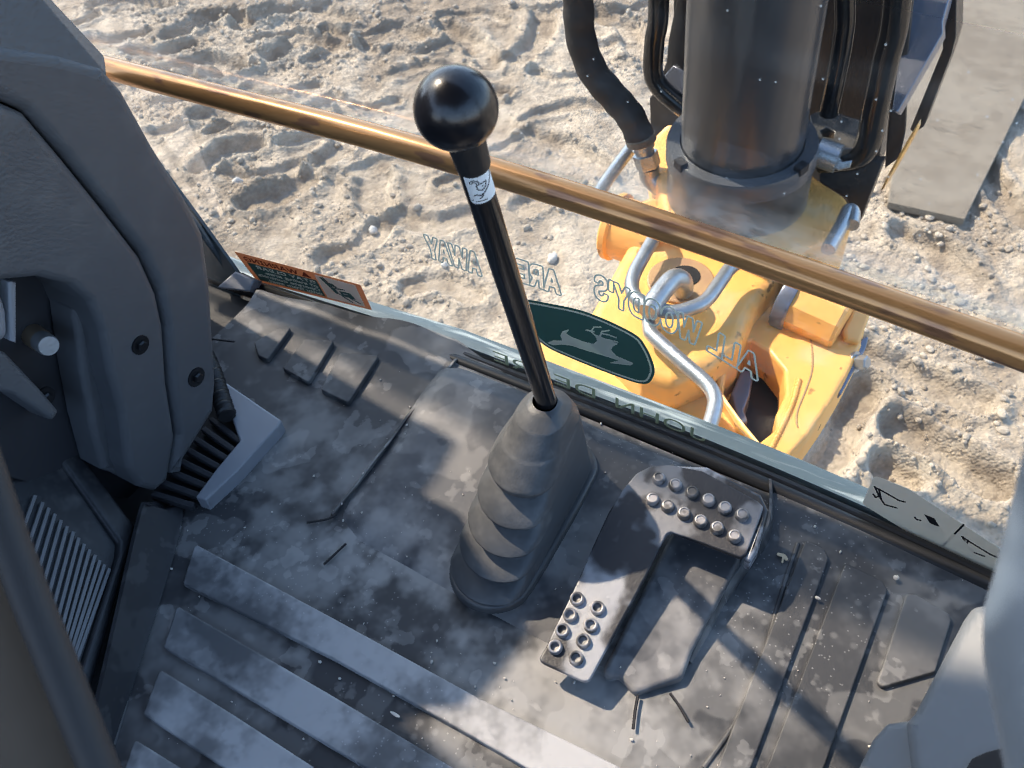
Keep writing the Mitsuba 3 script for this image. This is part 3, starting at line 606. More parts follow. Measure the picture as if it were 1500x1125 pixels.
def ruled(p, q, n=24):
    p, q = spline(p, n), spline(q, n)
    k = len(p)
    v = np.vstack([p, p * 0.5 + q * 0.5 + A([0.004, 0, -0.010]), q, q + A([-0.006, 0, -0.001]), p + A([-0.03, 0, -0.012])])
    i, f = np.arange(k - 1), []
    for r in range(4): f += [np.c_[r * k + i, r * k + i + 1, (r + 1) * k + i + 1], np.c_[r * k + i, (r + 1) * k + i + 1, (r + 1) * k + i]]
    return trimesh.Trimesh(v, np.vstack(f), process=False)
obj(mt + '__turned_edge', ruled(ep, eq), 'm_edge', 40)
# raised bead lines moulded in the mat
for q, r in [([(-0.0551, 0.6318, 0.001), (-0.0516, 0.579, 0.001), (-0.0474, 0.5332, 0.001), (-0.0404, 0.4608, 0.001), (-0.0425, 0.3975, 0.001), (-0.0529, 0.3414, 0.001)], 0.0024), ([(-0.7305, 0.3042, 0.002), (-0.672, 0.1954, 0.002), (-0.6005, 0.0673, 0.002)], 0.002)]:
    obj(mt + '__bead', tube(q, r, 8), 'm_rubber')
# floor plate round the lever
fp = [(-0.577, 0.6698, 0.01), (-0.5546, 0.681, 0.01), (-0.4375, 0.6823, 0.01), (-0.3132, 0.6772, 0.01), (-0.2179, 0.6755, 0.01), (-0.1133, 0.6704, 0.01), (-0.0881, 0.6145, 0.01), (-0.1032, 0.5171, 0.01), (-0.113, 0.4388, 0.01), (-0.1449, 0.3788, 0.01), (-0.2533, 0.368, 0.01), (-0.3425, 0.3709, 0.01), (-0.5228, 0.3806, 0.01), (-0.5672, 0.4059, 0.01)]
fpp = rounded(Polygon([(p[0], p[1]) for p in fp]), 0.008)
def plate_z(x, y):
    d = np.array([fpp.exterior.distance(Point(a, b)) for a, b in zip(x, y)])
    z = 0.012 * np.clip(d / 0.035, 0, 1) ** 0.6
    return 0.002 + z + 0.012 * np.clip((0.47 - np.abs(x + 0.50) * 2.2 - np.abs(y - 0.60)) / 0.3, 0, 1) * np.clip((y - 0.52) / 0.10, 0, 1) - 0.012 * np.clip((0.48 - y) / 0.12, 0, 1)
k = obj('floor_plate', meshpoly(fpp, 0.010, plate_z, 0.006), 'm_plate', 50)
tag(k, 'dark grey moulded floor plate under the lever boot, by the window', 'floor plate')
# loose grit
gv, gf, at = [], [], 0
gr = np.random.default_rng(3)
gp = [protos[i] for i in range(4)]
for i in range(420):
    x, y = gr.uniform(-0.72, 0.2), gr.uniform(0.1, 0.70)
    s = 0.0005 + 0.0016 * gr.uniform() ** 5
    zz = 0.014 if fpp.contains(Point(x, y)) else 0.0
    m = gp[i % 4]
    gv.append(m.vertices * s + [x, y, 0.0075 + zz + s * 0.2 - 0.006])
    gf.append(m.faces + at)
    at += len(m.vertices)
obj('floor_grit', trimesh.Trimesh(np.vstack(gv), np.vstack(gf), process=False), 'm_stone', False)
tag('floor_grit', 'pale grains of grit scattered over the mat and floor plate', 'grit', kind='stuff')
for p, l, r_, lab in [((0.055, 0.636, 0.006), 0.0045, 0.003, 'white crumb on the mat near the sill at right'), ((-0.0131, 0.5711, 0.006), 0.003, 0.002, 'tiny white crumb in the groove of the right side pad'), ((-0.3549, 0.2366, 0.005), 0.008, 0.0015, 'thin pale chip lying between two ribs of the mat')]:
    m = rock(int(l * 99991), 2)
    m.vertices *= [l, r_, r_ * 0.8]
    m.apply_translation(p)
    tag(obj('crumb', m, 'm_stone'), lab, 'crumb')
def leaf(c, s):
    g = LineString([(0, 0), (s, 0.2 * s), (1.6 * s, -0.3 * s)]).buffer(s * 0.35).union(LineString([(0.9 * s, 0), (1.2 * s, -1.3 * s)]).buffer(s * 0.18))
    m = solid2d(g, 0.001)
    m.apply_translation(c)
    return m
tag(obj('leaf_scrap', leaf((-0.0694, 0.6057, 0.004), 0.006), 'm_straw', False), 'torn tan leaf scrap on the mat right of the pedal', 'leaf')

# ------------------------------------------------------------------ control lever
lv = new('control_lever', 'black control lever with round knob rising from a rubber boot', 'lever')
LB_, LT_ = A((-0.322, 0.530, 0.214)), A((-0.333, 0.456, 0.578))
ax = unit(LT_ - LB_)
KC = A((-0.332, 0.450, 0.607))
ico = trimesh.creation.icosphere(subdivisions=4, radius=0.0292)
h = ico.vertices @ ax
ico.vertices = ico.vertices - np.outer(np.where(h < 0, h * 0.07, -h * 0.02), ax) * 1.0
ico.vertices = ico.vertices * (1.0 + 0.03 * np.clip(h[:, None] / 0.03, -1, 1))
ico.apply_translation(KC)
obj(lv + '__knob', ico, 'm_knob', True)
obj(lv + '__collar', lathe([(0.0126, -0.052), (0.0130, -0.0505), (0.0137, -0.035), (0.0158, -0.015), (0.0175, 0.0)], KC, ax), 'm_black_rubber')
obj(lv + '__rod', lathe([(0.0108, -0.03), (0.0108, 0.0), (0.0112, 0.15), (0.0114, 0.372)], LB_, ax), 'm_gloss_black')
# paper label wrapped on the rod below the collar
to_cam = unit((EYE - KC) - ax * ((EYE - KC) @ ax))
side = unit(np.cross(ax, to_cam))
RL = 0.01165
def wrap(poly, r, th=0.0002):
    """polygon in (arc to the right, height along the rod from the label's foot) bent round the rod"""
    m = solid2d(poly.segmentize(0.0012) if hasattr(poly, 'segmentize') else poly, th)
    m = trimesh.Trimesh(*trimesh.remesh.subdivide_to_size(m.vertices, m.faces, 0.0028), process=False)
    a = m.vertices[:, 0] / RL
    rr = (r + m.vertices[:, 2])[:, None]
    o = LB_ + ax * 0.3205
    m.vertices = o + np.outer(m.vertices[:, 1], ax) + rr * (np.cos(a)[:, None] * to_cam - np.sin(a)[:, None] * side)
    return m
sgn = 1.0
lab_poly = rect(-0.0165, 0.0, 0.0095, 0.030, 0.003)
kk = lv + '__label'
obj(kk, wrap(lab_poly, RL), 'm_paint_white', 60)
tag(kk, 'white paper label with a black line drawing')
art = unary_union([stroke([(-0.0155, 0.026), (-0.013, 0.020), (-0.008, 0.014), (-0.002, 0.009), (0.0005, 0.0085), (0.003, 0.0098), (0.0055, 0.0088)], 0.0009), stroke([(-0.0015, 0.0095), (-0.0015, 0.0075), (0.0012, 0.0055)], 0.0009),
                   stroke([(-0.007, 0.0195), (-0.0055, 0.015), (-0.002, 0.0128), (0.001, 0.0145), (0.0015, 0.0185), (-0.001, 0.0195), (-0.007, 0.0195)], 0.0008), stroke([(-0.001, 0.0195), (-0.0005, 0.0225), (0.0025, 0.0245), (0.0055, 0.023), (0.0055, 0.021)], 0.0008),
                   stroke([(0.0008, 0.0195), (0.0012, 0.0218), (0.0028, 0.0228), (0.0042, 0.0212)], 0.0007), Point(-0.0032, 0.0168).buffer(0.0006), stroke([(-0.004, 0.0028), (0.005, 0.0028)], 0.0006), Point(0.0075, 0.004).buffer(0.0007)])
obj(kk + '__drawing', cat(*[wrap(g, RL + 0.0003) for g in geoms(art)]), 'm_ink', 60)
# boot: a slanted concertina, its folds stepped on the near side
bN, bF = (-0.3454, 0.4275, 0.014), (-0.3503, 0.5864, 0.014)
bN, bF = A(bN), A(bF)
TOPC = LB_ + ax * 0.012
def boot_ring(t, m=64):
    """t from the foot (0) to the lever's collar (1)"""
    near_ = bN + (TOPC - bN) * (t ** 0.92)
    far_ = bF + (TOPC - bF) * (t ** 1.15)
    z = bN[2] + (TOPC[2] - bN[2]) * t
    r = np.interp(t, [0, .06, .3, .6, .80, .93, .985, 1.0], [.047, .043, .040, .036, .033, .026, .0165, .0118])
    ax2 = (far_ - near_)[:2]
    L = np.linalg.norm(ax2) + 1e-9
    a = ax2 / L if L > 1e-6 else A([0.0, 1.0])
    b = A([-a[1], a[0]])
    ang = np.arange(m) * 2 * math.pi / m
    nearness = np.clip(0.45 - np.cos(ang + 0.35) * 1.1, 0, 1)     # 1 on the near side
    fold = (((t - 0.05) * 6.6 + 1e-7) % 1.0)
    on = 1.0 if t > 0.05 else 0.0
    if t > 0.81: fold, on = 0.55, 1.0
    elif t > 0.655: fold = (t - 0.655) / 0.155 * 0.55
    saw = (0.027 * (0.46 - fold ** 1.9) - 0.006 * max(0.0, 1 - fold * 9)) * on
    rr = r + saw * nearness * np.clip(1.35 - t * 0.6, 0, 1.1)
    x = np.cos(ang) * rr + np.where(np.cos(ang) > 0, L / 2, -L / 2) * np.clip(np.abs(np.cos(ang)) * 3, 0, 1)
    y = np.sin(ang) * rr
    mid = (near_ + far_)[:2] / 2
    p = mid + x[:, None] * a + y[:, None] * b
    sag = -0.014 * np.clip(-np.cos(ang), 0, 1) * math.sin(math.pi * min(1, t * 1.25)) if t < 0.8 else 0.0 * ang
    und = 0.0
    return np.c_[p, z + sag + und]
ts = np.unique(np.r_[np.linspace(0, 1, 220), A([0.05 + k / 6.6 + e for k in range(5) for e in (-1e-4, 1e-5)])])
rings = np.stack([boot_ring(t) for t in ts])
nr, mr = rings.shape[:2]
kx = np.arange(mr)
bf_ = []
for i in range(nr - 1):
    bf_ += [np.c_[i * mr + kx, i * mr + (kx + 1) % mr, (i + 1) * mr + (kx + 1) % mr], np.c_[i * mr + kx, (i + 1) * mr + (kx + 1) % mr, (i + 1) * mr + kx]]
bm = trimesh.Trimesh(rings.reshape(-1, 3), np.vstack(bf_), process=False)
obj(lv + '__boot', bm, 'm_boot', 60)
fl = rounded(Polygon([(p[0], p[1]) for p in boot_ring(0.0)]), 0.0)
bfl = solid2d(fl.buffer(0.005), 0.012, 0.005)
bfl.apply_translation([0, 0, 0.024])
obj(lv + '__boot_flange', bfl, 'm_boot')

# ------------------------------------------------------------------ foot pedal
PN = A((0, -0.1968, 0.9805))
pd = new('foot_pedal', 'worn black L-shaped foot pedal with round studs, right of the lever', 'pedal')
arm = [(-0.2437, 0.3502, 0.035), (-0.2426, 0.3633, 0.0376), (-0.244, 0.4287, 0.0507), (-0.2475, 0.4847, 0.062), (-0.2494, 0.5261, 0.0703), (-0.247, 0.5598, 0.0771), (-0.2413, 0.5836, 0.0818), (-0.2307, 0.5976, 0.0847), (-0.2116, 0.6079, 0.0867), (-0.175, 0.6157, 0.0883), (-0.1072, 0.607, 0.0865), (-0.0979, 0.6033, 0.0858), (-0.0966, 0.5882, 0.0828), (-0.0948, 0.5448, 0.0741), (-0.0985, 0.5389, 0.0729), (-0.1321, 0.5377, 0.0726), (-0.1772, 0.5351, 0.0721), (-0.1802, 0.5311, 0.0713), (-0.181, 0.4731, 0.0597), (-0.1863, 0.3538, 0.0357), (-0.1926, 0.3507, 0.0351), (-0.2372, 0.3487, 0.0347)]
obj(pd + '__plate', slab(arm, PN, 0.006, 0.0018, 0.004), 'm_pedal_arm')
rim = [(-0.2158, 0.6079, 0.0867), (-0.1731, 0.6248, 0.0901), (-0.1058, 0.6174, 0.0886), (-0.0918, 0.6034, 0.0858), (-0.0866, 0.5587, 0.0768), (-0.0887, 0.541, 0.0733), (-0.0952, 0.5421, 0.0735), (-0.0978, 0.5911, 0.0833), (-0.1079, 0.6049, 0.0861), (-0.1637, 0.6124, 0.0876), (-0.2053, 0.6032, 0.0858)]
obj(pd + '__rim', slab(A(rim) - PN * 0.004, PN, 0.03, 0.004, 0.002), 'm_pedal')
u_ = A([1.0, 0, 0])
for p in [(-0.215, 0.5865, 0.0824), (-0.195, 0.5866, 0.0824), (-0.1744, 0.5858, 0.0823), (-0.1545, 0.5849, 0.0821), (-0.1348, 0.5836, 0.0818), (-0.1149, 0.5834, 0.0818), (-0.2106, 0.5606, 0.0772), (-0.1921, 0.56, 0.0771), (-0.1721, 0.5592, 0.0769), (-0.1525, 0.5585, 0.0768), (-0.1331, 0.5587, 0.0768), (-0.113, 0.5575, 0.0766)]:
    obj(pd + '__stud', lathe([(0.0077, 0.0), (0.0077, 0.003), (0.0070, 0.0055), (0.0057, 0.0072), (0.0048, 0.0074), (0.0044, 0.0062), (0.0, 0.0062)], p, PN, 24), 'm_stud')
for p in [(-0.2358, 0.4239, 0.0498), (-0.2115, 0.4244, 0.0499), (-0.2348, 0.4052, 0.046), (-0.2098, 0.4051, 0.046), (-0.2345, 0.3873, 0.0425), (-0.2096, 0.3871, 0.0424), (-0.2332, 0.3686, 0.0387), (-0.2083, 0.3682, 0.0386)]:
    obj(pd + '__hollow_stud', lathe([(0.0080, 0.0), (0.0078, 0.003), (0.0070, 0.0055), (0.0060, 0.0060), (0.0048, 0.0055), (0.0046, -0.002), (0.0, -0.002)], p, PN, 24), 'm_stud')
# the sloped rubber block beside the pedal arm
pc = [(-0.1841, 0.5642, 0.022), (-0.1744, 0.5713, 0.022), (-0.1019, 0.5684, 0.022), (-0.1042, 0.5205, 0.022), (-0.1083, 0.4437, 0.022), (-0.1059, 0.4107, 0.022), (-0.1424, 0.3726, 0.022), (-0.1665, 0.3823, 0.022), (-0.1834, 0.3605, 0.022)]
k = obj('pedal_block', slab(pc, (0.05, -0.12, 0.99), 0.02, 0.006, 0.008), 'm_plate')
tag(k, 'dark scuffed block under the foot pedal beside its arm', 'block')

# ------------------------------------------------------------------ left console
co = new('side_console', 'tall dark grey plastic side console with an arched opening, at the left', 'console')
XC = -0.78
outer = [(-0.78, 0.3328, 0.6054), (-0.78, 0.3782, 0.5942), (-0.78, 0.4113, 0.5788), (-0.78, 0.4611, 0.5444), (-0.78, 0.4969, 0.5132), (-0.78, 0.5082, 0.4812), (-0.78, 0.5159, 0.4124), (-0.78, 0.5287, 0.3367), (-0.78, 0.5327, 0.2795), (-0.78, 0.5142, 0.2133), (-0.78, 0.4661, 0.0858), (-0.78, 0.4439, 0.0487), (-0.78, 0.3615, 0.019), (-0.78, 0.3449, 0.0157), (-0.78, 0.3837, 0.0649), (-0.78, 0.408, 0.1444), (-0.78, 0.436, 0.213), (-0.78, 0.4472, 0.2582), (-0.78, 0.4482, 0.3135), (-0.78, 0.435, 0.3839), (-0.78, 0.42, 0.4564), (-0.78, 0.4053, 0.5173), (-0.78, 0.3879, 0.5397), (-0.78, 0.3212, 0.5877)]
obj(co + '__front_trim', slab(outer, (1, 0, 0), 0.14, 0.012, 0.004, steps=5), 'm_console')
def hull(pts, r, res=16):
    sp = trimesh.creation.icosphere(subdivisions=2, radius=r)
    return trimesh.convex.convex_hull(np.vstack([sp.vertices + A(p) for p in pts]))
cap_front = [(-0.793, 0.343, 0.6068), (-0.793, 0.414, 0.5657), (-0.793, 0.4645, 0.5301), (-0.793, 0.4937, 0.5047)]
cap_back = [(-0.825, 0.4554, 0.6626), (-0.825, 0.4874, 0.572), (-0.825, 0.5029, 0.5389), (-0.825, 0.5192, 0.5004)]
cap_low = [(-.90, p[1], p[2] - .03) for p in cap_back]
obj(co + '__top_cap', hull(list(cap_front) + list(cap_back) + cap_low, 0.009), 'm_console', 40)
inner = [(-0.782, 0.3209, 0.5849), (-0.782, 0.3877, 0.5366), (-0.782, 0.4043, 0.5153), (-0.782, 0.4182, 0.4546), (-0.782, 0.433, 0.382), (-0.782, 0.4461, 0.3115), (-0.782, 0.4445, 0.2575), (-0.782, 0.4336, 0.2132), (-0.782, 0.4059, 0.1455), (-0.782, 0.3815, 0.0662), (-0.782, 0.3434, 0.0162), (-0.782, 0.3218, 0.0196), (-0.782, 0.3079, 0.0462), (-0.782, 0.3077, 0.0835), (-0.782, 0.3352, 0.1572), (-0.782, 0.3493, 0.2199), (-0.782, 0.3641, 0.2663), (-0.782, 0.369, 0.3081), (-0.782, 0.3608, 0.3393), (-0.782, 0.3377, 0.3694), (-0.782, 0.3106, 0.388), (-0.782, 0.2242, 0.4363)]
obj(co + '__side_panel', slab(inner, (1, 0, 0), 0.10, 0.010, 0.004, steps=5), 'm_console')
back = [(-0.86, 0.2681, 0.4832), (-0.86, 0.4911, 0.3275), (-0.86, 0.4591, 0.1064), (-0.86, 0.3394, -0.0678), (-0.86, 0.2705, 0.0216), (-0.86, 0.1411, 0.2938)]
obj(co + '__back_panel', slab(back, (1, 0, 0), 0.02, 0.002), 'm_console_dark')
obj(co + '__column', slab([(-0.815, 0.3647, 0.2879), (-0.815, 0.374, 0.2871), (-0.815, 0.3801, 0.2672), (-0.815, 0.3661, 0.193), (-0.815, 0.339, 0.0954), (-0.815, 0.3195, 0.0264), (-0.815, 0.2942, 0.0792), (-0.815, 0.3132, 0.1504), (-0.815, 0.3375, 0.2211)], (1, 0, 0.0), 0.04, 0.008, 0.003), 'm_console')
obj(co + '__upright', slab([(-0.8, 0.3153, 0.3752), (-0.8, 0.3221, 0.3696), (-0.8, 0.2887, 0.3132), (-0.8, 0.2847, 0.3209)], (1, 0, 0), 0.05, 0.003), 'm_floor_trim')
cm = slab([(-0.8, 0.2702, 0.4321), (-0.8, 0.3061, 0.3738), (-0.8, 0.2991, 0.3466), (-0.8, 0.2852, 0.3204), (-0.8, 0.2201, 0.3531)], (1, 0, 0), 0.05, 0.01, 0.01)
obj(co + '__light_pad', cm, 'm_floor_trim')
p0, p1 = A((-0.858, 0.3293, 0.2618)), A((-0.815, 0.3203, 0.2738))
pin = unit(p1 - p0)
obj(co + '__pin', lathe([(0.013, 0.0), (0.0125, 0.024), (0.0115, 0.026)], p0, pin, 28), 'm_brass')
obj(co + '__pin_end', lathe([(0.0118, 0.026), (0.0118, float(np.linalg.norm(p1 - p0)) - .001), (0.0105, float(np.linalg.norm(p1 - p0)) + .0015)], p0, pin, 28), 'm_zinc')
for q, r_ in (((-0.779, 0.4406, 0.1211), 0.010), ((-0.781, 0.396, 0.2198), 0.009), ((-0.83, 0.2929, 0.2102), 0.009)):
    obj(co + '__screw', cat(lathe([(r_ * 1.3, -0.002), (r_ * 1.3, 0.0008), (r_ * .9, 0.0008)], q, (1, 0, 0), 24), lathe([(r_ * .75, 0.0), (r_ * .75, 0.004), (r_ * .55, 0.006), (0.001, 0.006)], q, (1, 0, 0), 6)), 'm_gloss_black')
obj(co + '__lower_bracket', slab([(-0.825, 0.2611, 0.3506), (-0.825, 0.2863, 0.2876), (-0.825, 0.2904, 0.2234), (-0.825, 0.2909, 0.1936), (-0.825, 0.2785, 0.1891), (-0.825, 0.265, 0.2441), (-0.825, 0.2303, 0.3011)], (1, 0, 0.2), 0.04, 0.006, 0.004), 'm_console')
# seat base side cover with moulded slats
vp = new('seat_base_cover', 'dark moulded side cover with a row of slanted slats, lower left', 'cover')
VN = A((0.5859, 0.3931, 0.7087))
cov = [(-0.9706, 0.2709, 0.1866), (-0.9453, 0.3065, 0.1459), (-0.9241, 0.3174, 0.1224), (-0.8817, 0.3072, 0.0929), (-0.8246, 0.2903, 0.0552), (-0.7679, 0.2734, 0.0176), (-0.753, 0.2501, 0.0183), (-0.6468, 0.0846, 0.0223), (-0.674, 0.0505, 0.0637), (-0.88, 0.1845, 0.1597)]
covin = [(-0.9015, 0.2592, 0.136), (-0.9079, 0.285, 0.127), (-0.8776, 0.2824, 0.1034), (-0.7621, 0.2425, 0.03), (-0.7507, 0.2284, 0.0283), (-0.6736, 0.103, 0.0342), (-0.6738, 0.0849, 0.0444), (-0.8028, 0.1615, 0.1086)]
obj(vp + '__border', slab(A(cov), VN, 0.05, 0.006, 0.006, holes=[covin], hr=0.004), 'm_vent')
obj(vp + '__panel', slab(A(covin) - VN * 0.008, VN, 0.02, 0.0), 'm_vent')
tops = [(-0.8383, 0.2243, 0.1031), (-0.8293, 0.2237, 0.096), (-0.822, 0.2232, 0.0902), (-0.8141, 0.2222, 0.0842), (-0.8062, 0.2212, 0.0783), (-0.7983, 0.2201, 0.0723), (-0.7909, 0.2197, 0.0665), (-0.7833, 0.2182, 0.061), (-0.7756, 0.2166, 0.0555), (-0.7685, 0.2157, 0.0502), (-0.7614, 0.2148, 0.0448), (-0.7546, 0.2133, 0.04), (-0.749, 0.2131, 0.0354), (-0.7433, 0.2129, 0.0309)]
bots = [(-0.7803, 0.1357, 0.1042), (-0.7682, 0.1322, 0.0962), (-0.7597, 0.1314, 0.0896), (-0.7512, 0.1307, 0.083), (-0.7419, 0.1285, 0.0765), (-0.7328, 0.1258, 0.0705), (-0.7243, 0.1237, 0.0647), (-0.7161, 0.1211, 0.0593), (-0.7082, 0.1181, 0.0544), (-0.7016, 0.1158, 0.0503), (-0.6959, 0.1136, 0.0468), (-0.6908, 0.1119, 0.0435), (-0.6859, 0.1098, 0.0406), (-0.6816, 0.1083, 0.0379)]
for a, b in zip(A(tops), A(bots)):
    w = np.cross(VN, unit(b - a)) * 0.0021
    obj(vp + '__slat', slab(A([a + w, a - w, b - w, b + w]) - VN * 0.0015, VN, 0.0065, 0.0008), 'm_slat')
# floor vent by the console foot
fv = new('floor_vent', 'blue-grey floor trim corner with black slatted vent beside the console foot', 'vent')
obj(fv + '__trim', slab([(-0.8332, 0.4999, 0.022), (-0.8279, 0.5054, 0.022), (-0.7118, 0.4873, 0.022), (-0.7099, 0.4752, 0.022), (-0.7094, 0.3929, 0.022), (-0.7151, 0.3417, 0.022), (-0.7305, 0.3395, 0.022), (-0.737, 0.3884, 0.022), (-0.74, 0.4342, 0.022)], (0, 0, 1), 0.022, 0.003, 0.002), 'm_floor_trim')
obj(fv + '__well', slab([(-0.8266, 0.4538, 0.004), (-0.7527, 0.4435, 0.004), (-0.7392, 0.3466, 0.004), (-0.7874, 0.3157, 0.004), (-0.815, 0.3435, 0.004)], (0, 0, 1), 0.004, 0.0), 'm_ink')
for i in range(8):
    s = i / 7.0
    a, b = A((-0.8076, 0.4497, 0.016)) * (1 - s) + A((-0.7898, 0.3205, 0.016)) * s, A((-0.7439, 0.4374, 0.016)) * (1 - s) + A((-0.7288, 0.3311, 0.016)) * s
    w = np.cross([0, 0, 1.0], unit(b - a)) * 0.0038
    obj(fv + '__slat', slab(A([a + w, a - w, b - w, b + w]), (0, 0, 1), 0.010, 0.0015), 'm_console_dark')
hs = spline([(-0.8836, 0.5275, 0.03), (-0.8471, 0.5048, 0.03), (-0.8104, 0.4784, 0.03), (-0.7769, 0.4549, 0.03)], 16)
k = obj('corrugated_hose', tube(hs, 0.011, 14, smooth=False, rad=lambda t: 0.0115 + 0.0016 * np.sin(t * 2 * math.pi * 18)), 'm_black_rubber')
tag(k, 'short black corrugated hose between the console foot and the floor trim', 'hose')
# cushion edge, close to the camera
cu = new('seat_cushion', 'blurred brown-grey seat cushion with dark piping, bottom left corner', 'cushion')
c0, c1, c2, c3 = (A(q) for q in [(-0.3106, 0.0783, 0.682), (-0.2766, 0.0519, 0.6454), (-0.2402, 0.0268, 0.6087), (-0.2039, 0.0017, 0.5719)])
obj(cu + '__pad', slab([(-0.3083, 0.0797, 0.6818), (-0.2838, 0.0592, 0.6545), (-0.247, 0.0344, 0.6177), (-0.2248, 0.0196, 0.5956), (-0.2039, 0.0017, 0.5719), (-0.3114, -0.0743, 0.5703), (-0.375, 0.041, 0.6871)], unit(EYE - c1), 0.05, 0.014, 0.01, steps=5), 'm_cushion')
obj(cu + '__piping', tube([c0, c1, c2, c3], 0.0075, 14), 'm_piping')
# right console and grip
rc = new('right_console', 'light grey moulded right side console at the bottom right', 'console')
RN = A((-0.4209, -0.2505, 0.8718))
body = [(0.1141, 0.5272, 0.1803), (0.1089, 0.5236, 0.1768), (0.1057, 0.5126, 0.172), (0.0936, 0.4233, 0.1405), (0.0895, 0.4124, 0.1355), (0.1043, 0.3763, 0.1322), (0.127, 0.315, 0.1256), (0.2639, 0.367, 0.2066), (0.2304, 0.5519, 0.2435)]
obj(rc + '__body', slab(body, RN, 0.06, 0.012, 0.008, steps=5), 'm_right_console')
lipp = [(0.0958, 0.4227, 0.1414), (0.086, 0.4175, 0.1352), (0.073, 0.4113, 0.1272), (0.0664, 0.3947, 0.1192), (0.0641, 0.3746, 0.1123), (0.0623, 0.3538, 0.1054), (0.0697, 0.3215, 0.0997), (0.1541, 0.3516, 0.1492), (0.1352, 0.4234, 0.1607)]
obj(rc + '__lip', slab(A(lipp) - RN * 0.014, RN, 0.04, 0.008, 0.006, steps=4), 'm_right_console')
obj(rc + '__slot', slab([(0.1516, 0.4038, 0.1629), (0.1442, 0.3964, 0.1573), (0.1421, 0.3868, 0.1535), (0.1459, 0.3759, 0.1522), (0.1684, 0.3834, 0.1652), (0.1617, 0.4109, 0.1698)] + A(RN) * 0.002, RN, 0.004, 0.001, 0.002), 'm_ink')
gp_ = [A(q) for q in [(0.0384, 0.2331, 0.7402), (0.0467, 0.2102, 0.7192), (0.0549, 0.189, 0.6995), (0.0613, 0.1754, 0.6863), (0.0709, 0.1619, 0.6715), (0.0841, 0.1454, 0.6527)]]
obj(rc + '__base', box((0.20, 0.10, -0.01), (0.62, 0.56, 0.16)), 'm_right_console', False)
obj(rc + '__rear_body', hull([(0.24, 0.36, 0.17), (0.24, 0.02, 0.26), (0.56, 0.36, 0.20), (0.56, 0.02, 0.28), (0.24, 0.02, 0.05), (0.56, 0.36, 0.05)], 0.02), 'm_right_console')
k = 'control_grip'
obj('control_grip__stalk', tube([gp_[-1] + A([-.001, .006, .01]), A((0.16, 0.13, 0.55)), A((0.30, 0.14, 0.36)), A((0.32, 0.14, 0.24))], 0.009, 16), 'm_black_rubber')
obj('control_grip__handle', tube(gp_, 0.017, 32, n=10, rad=lambda t: np.interp(t, [0, .08, .25, .5, .62, .8, 1], [.003, .009, .0125, .0182, .0188, .0178, .0165])), 'm_grip', True)
tag(k, 'blurred dusty grey control grip at the right edge, close to the camera', 'grip')

# ------------------------------------------------------------------ boom swing casting, cylinder, hoses outside
sc_ = new('swing_casting', 'yellow painted swing casting with pin boss outside the window', 'casting')
top = [(-0.5752, 1.2355, -0.1), (-0.4887, 1.3613, -0.1), (-0.2453, 1.3257, -0.1), (-0.255, 1.1466, -0.1), (-0.2627, 1.098, -0.1), (-0.2549, 1.008, -0.1), (-0.278, 0.9401, -0.1), (-0.3147, 0.8829, -0.1), (-0.3644, 0.8814, -0.1), (-0.4872, 0.9446, -0.1), (-0.4976, 0.9748, -0.1), (-0.5185, 1.1869, -0.1)]
obj(sc_ + '__body', slab(top, (0, 0, 1), 0.20, 0.022, 0.015, steps=4), 'm_yellow')
obj(sc_ + '__lower_flange', slab([(-0.5248, 1.0332, -0.17), (-0.573, 0.9411, -0.17), (-0.5618, 0.8623, -0.17), (-0.2672, 0.8225, -0.17), (-0.1361, 0.8129, -0.17), (-0.1378, 0.8463, -0.17), (-0.2286, 0.9319, -0.17), (-0.2861, 0.9913, -0.17)], (0, 0, 1), 0.16, 0.008, 0.01), 'm_yellow')
c = A((-0.393, 1.0935, -0.099))
obj(sc_ + '__boss_ring', lathe([(0.055, -0.01), (0.055, 0.0035), (0.053, 0.005), (0.026, 0.005), (0.024, 0.002), (0.024, -0.004)], c, (0, 0, 1), 48), 'm_rust')
obj(sc_ + '__boss_hole', lathe([(0.0245, -0.003), (0.0245, 0.0055), (0.0, 0.0055)], A((-0.3889, 1.1036, -0.098)), (0, 0, 1), 40), 'm_ink')
a = A((-0.4821, 1.1956, -0.12))
obj(sc_ + '__side_boss', lathe([(0.056, -0.02), (0.056, 0.070), (0.062, 0.074), (0.062, 0.084), (0.058, 0.088), (0.03, 0.088)], a, (-1, 0.05, 0), 44), 'm_yellow')
lugp = [(-0.2926, 1.1233, -0.15), (-0.2885, 1.2199, -0.15), (-0.2626, 1.2226, -0.15), (-0.2172, 1.1877, -0.15), (-0.2037, 1.1613, -0.15), (-0.1484, 1.1526, -0.15), (-0.1271, 1.1561, -0.15), (-0.1324, 1.1888, -0.15), (-0.1258, 1.2046, -0.15), (-0.1049, 1.2023, -0.15), (-0.0938, 1.1329, -0.15), (-0.0964, 1.0544, -0.15), (-0.1023, 0.9845, -0.15), (-0.1114, 0.9163, -0.15), (-0.1255, 0.861, -0.15), (-0.1532, 0.8524, -0.15), (-0.2075, 0.8909, -0.15), (-0.2558, 0.9304, -0.15), (-0.2828, 0.9809, -0.15)]
kid = [(-0.2629, 0.9826, -0.15), (-0.2661, 1.0565, -0.15), (-0.2535, 1.0661, -0.15), (-0.2198, 1.0554, -0.15), (-0.1849, 1.0264, -0.15), (-0.167, 0.978, -0.15), (-0.1662, 0.9357, -0.15), (-0.1564, 0.908, -0.15), (-0.1715, 0.8684, -0.15), (-0.2057, 0.8918, -0.15), (-0.2512, 0.9358, -0.15)]
obj(sc_ + '__lug_plate', slab(lugp, (0, 0.0, 1), 0.07, 0.007, 0.008, holes=[kid], hr=0.006), 'm_yellow')
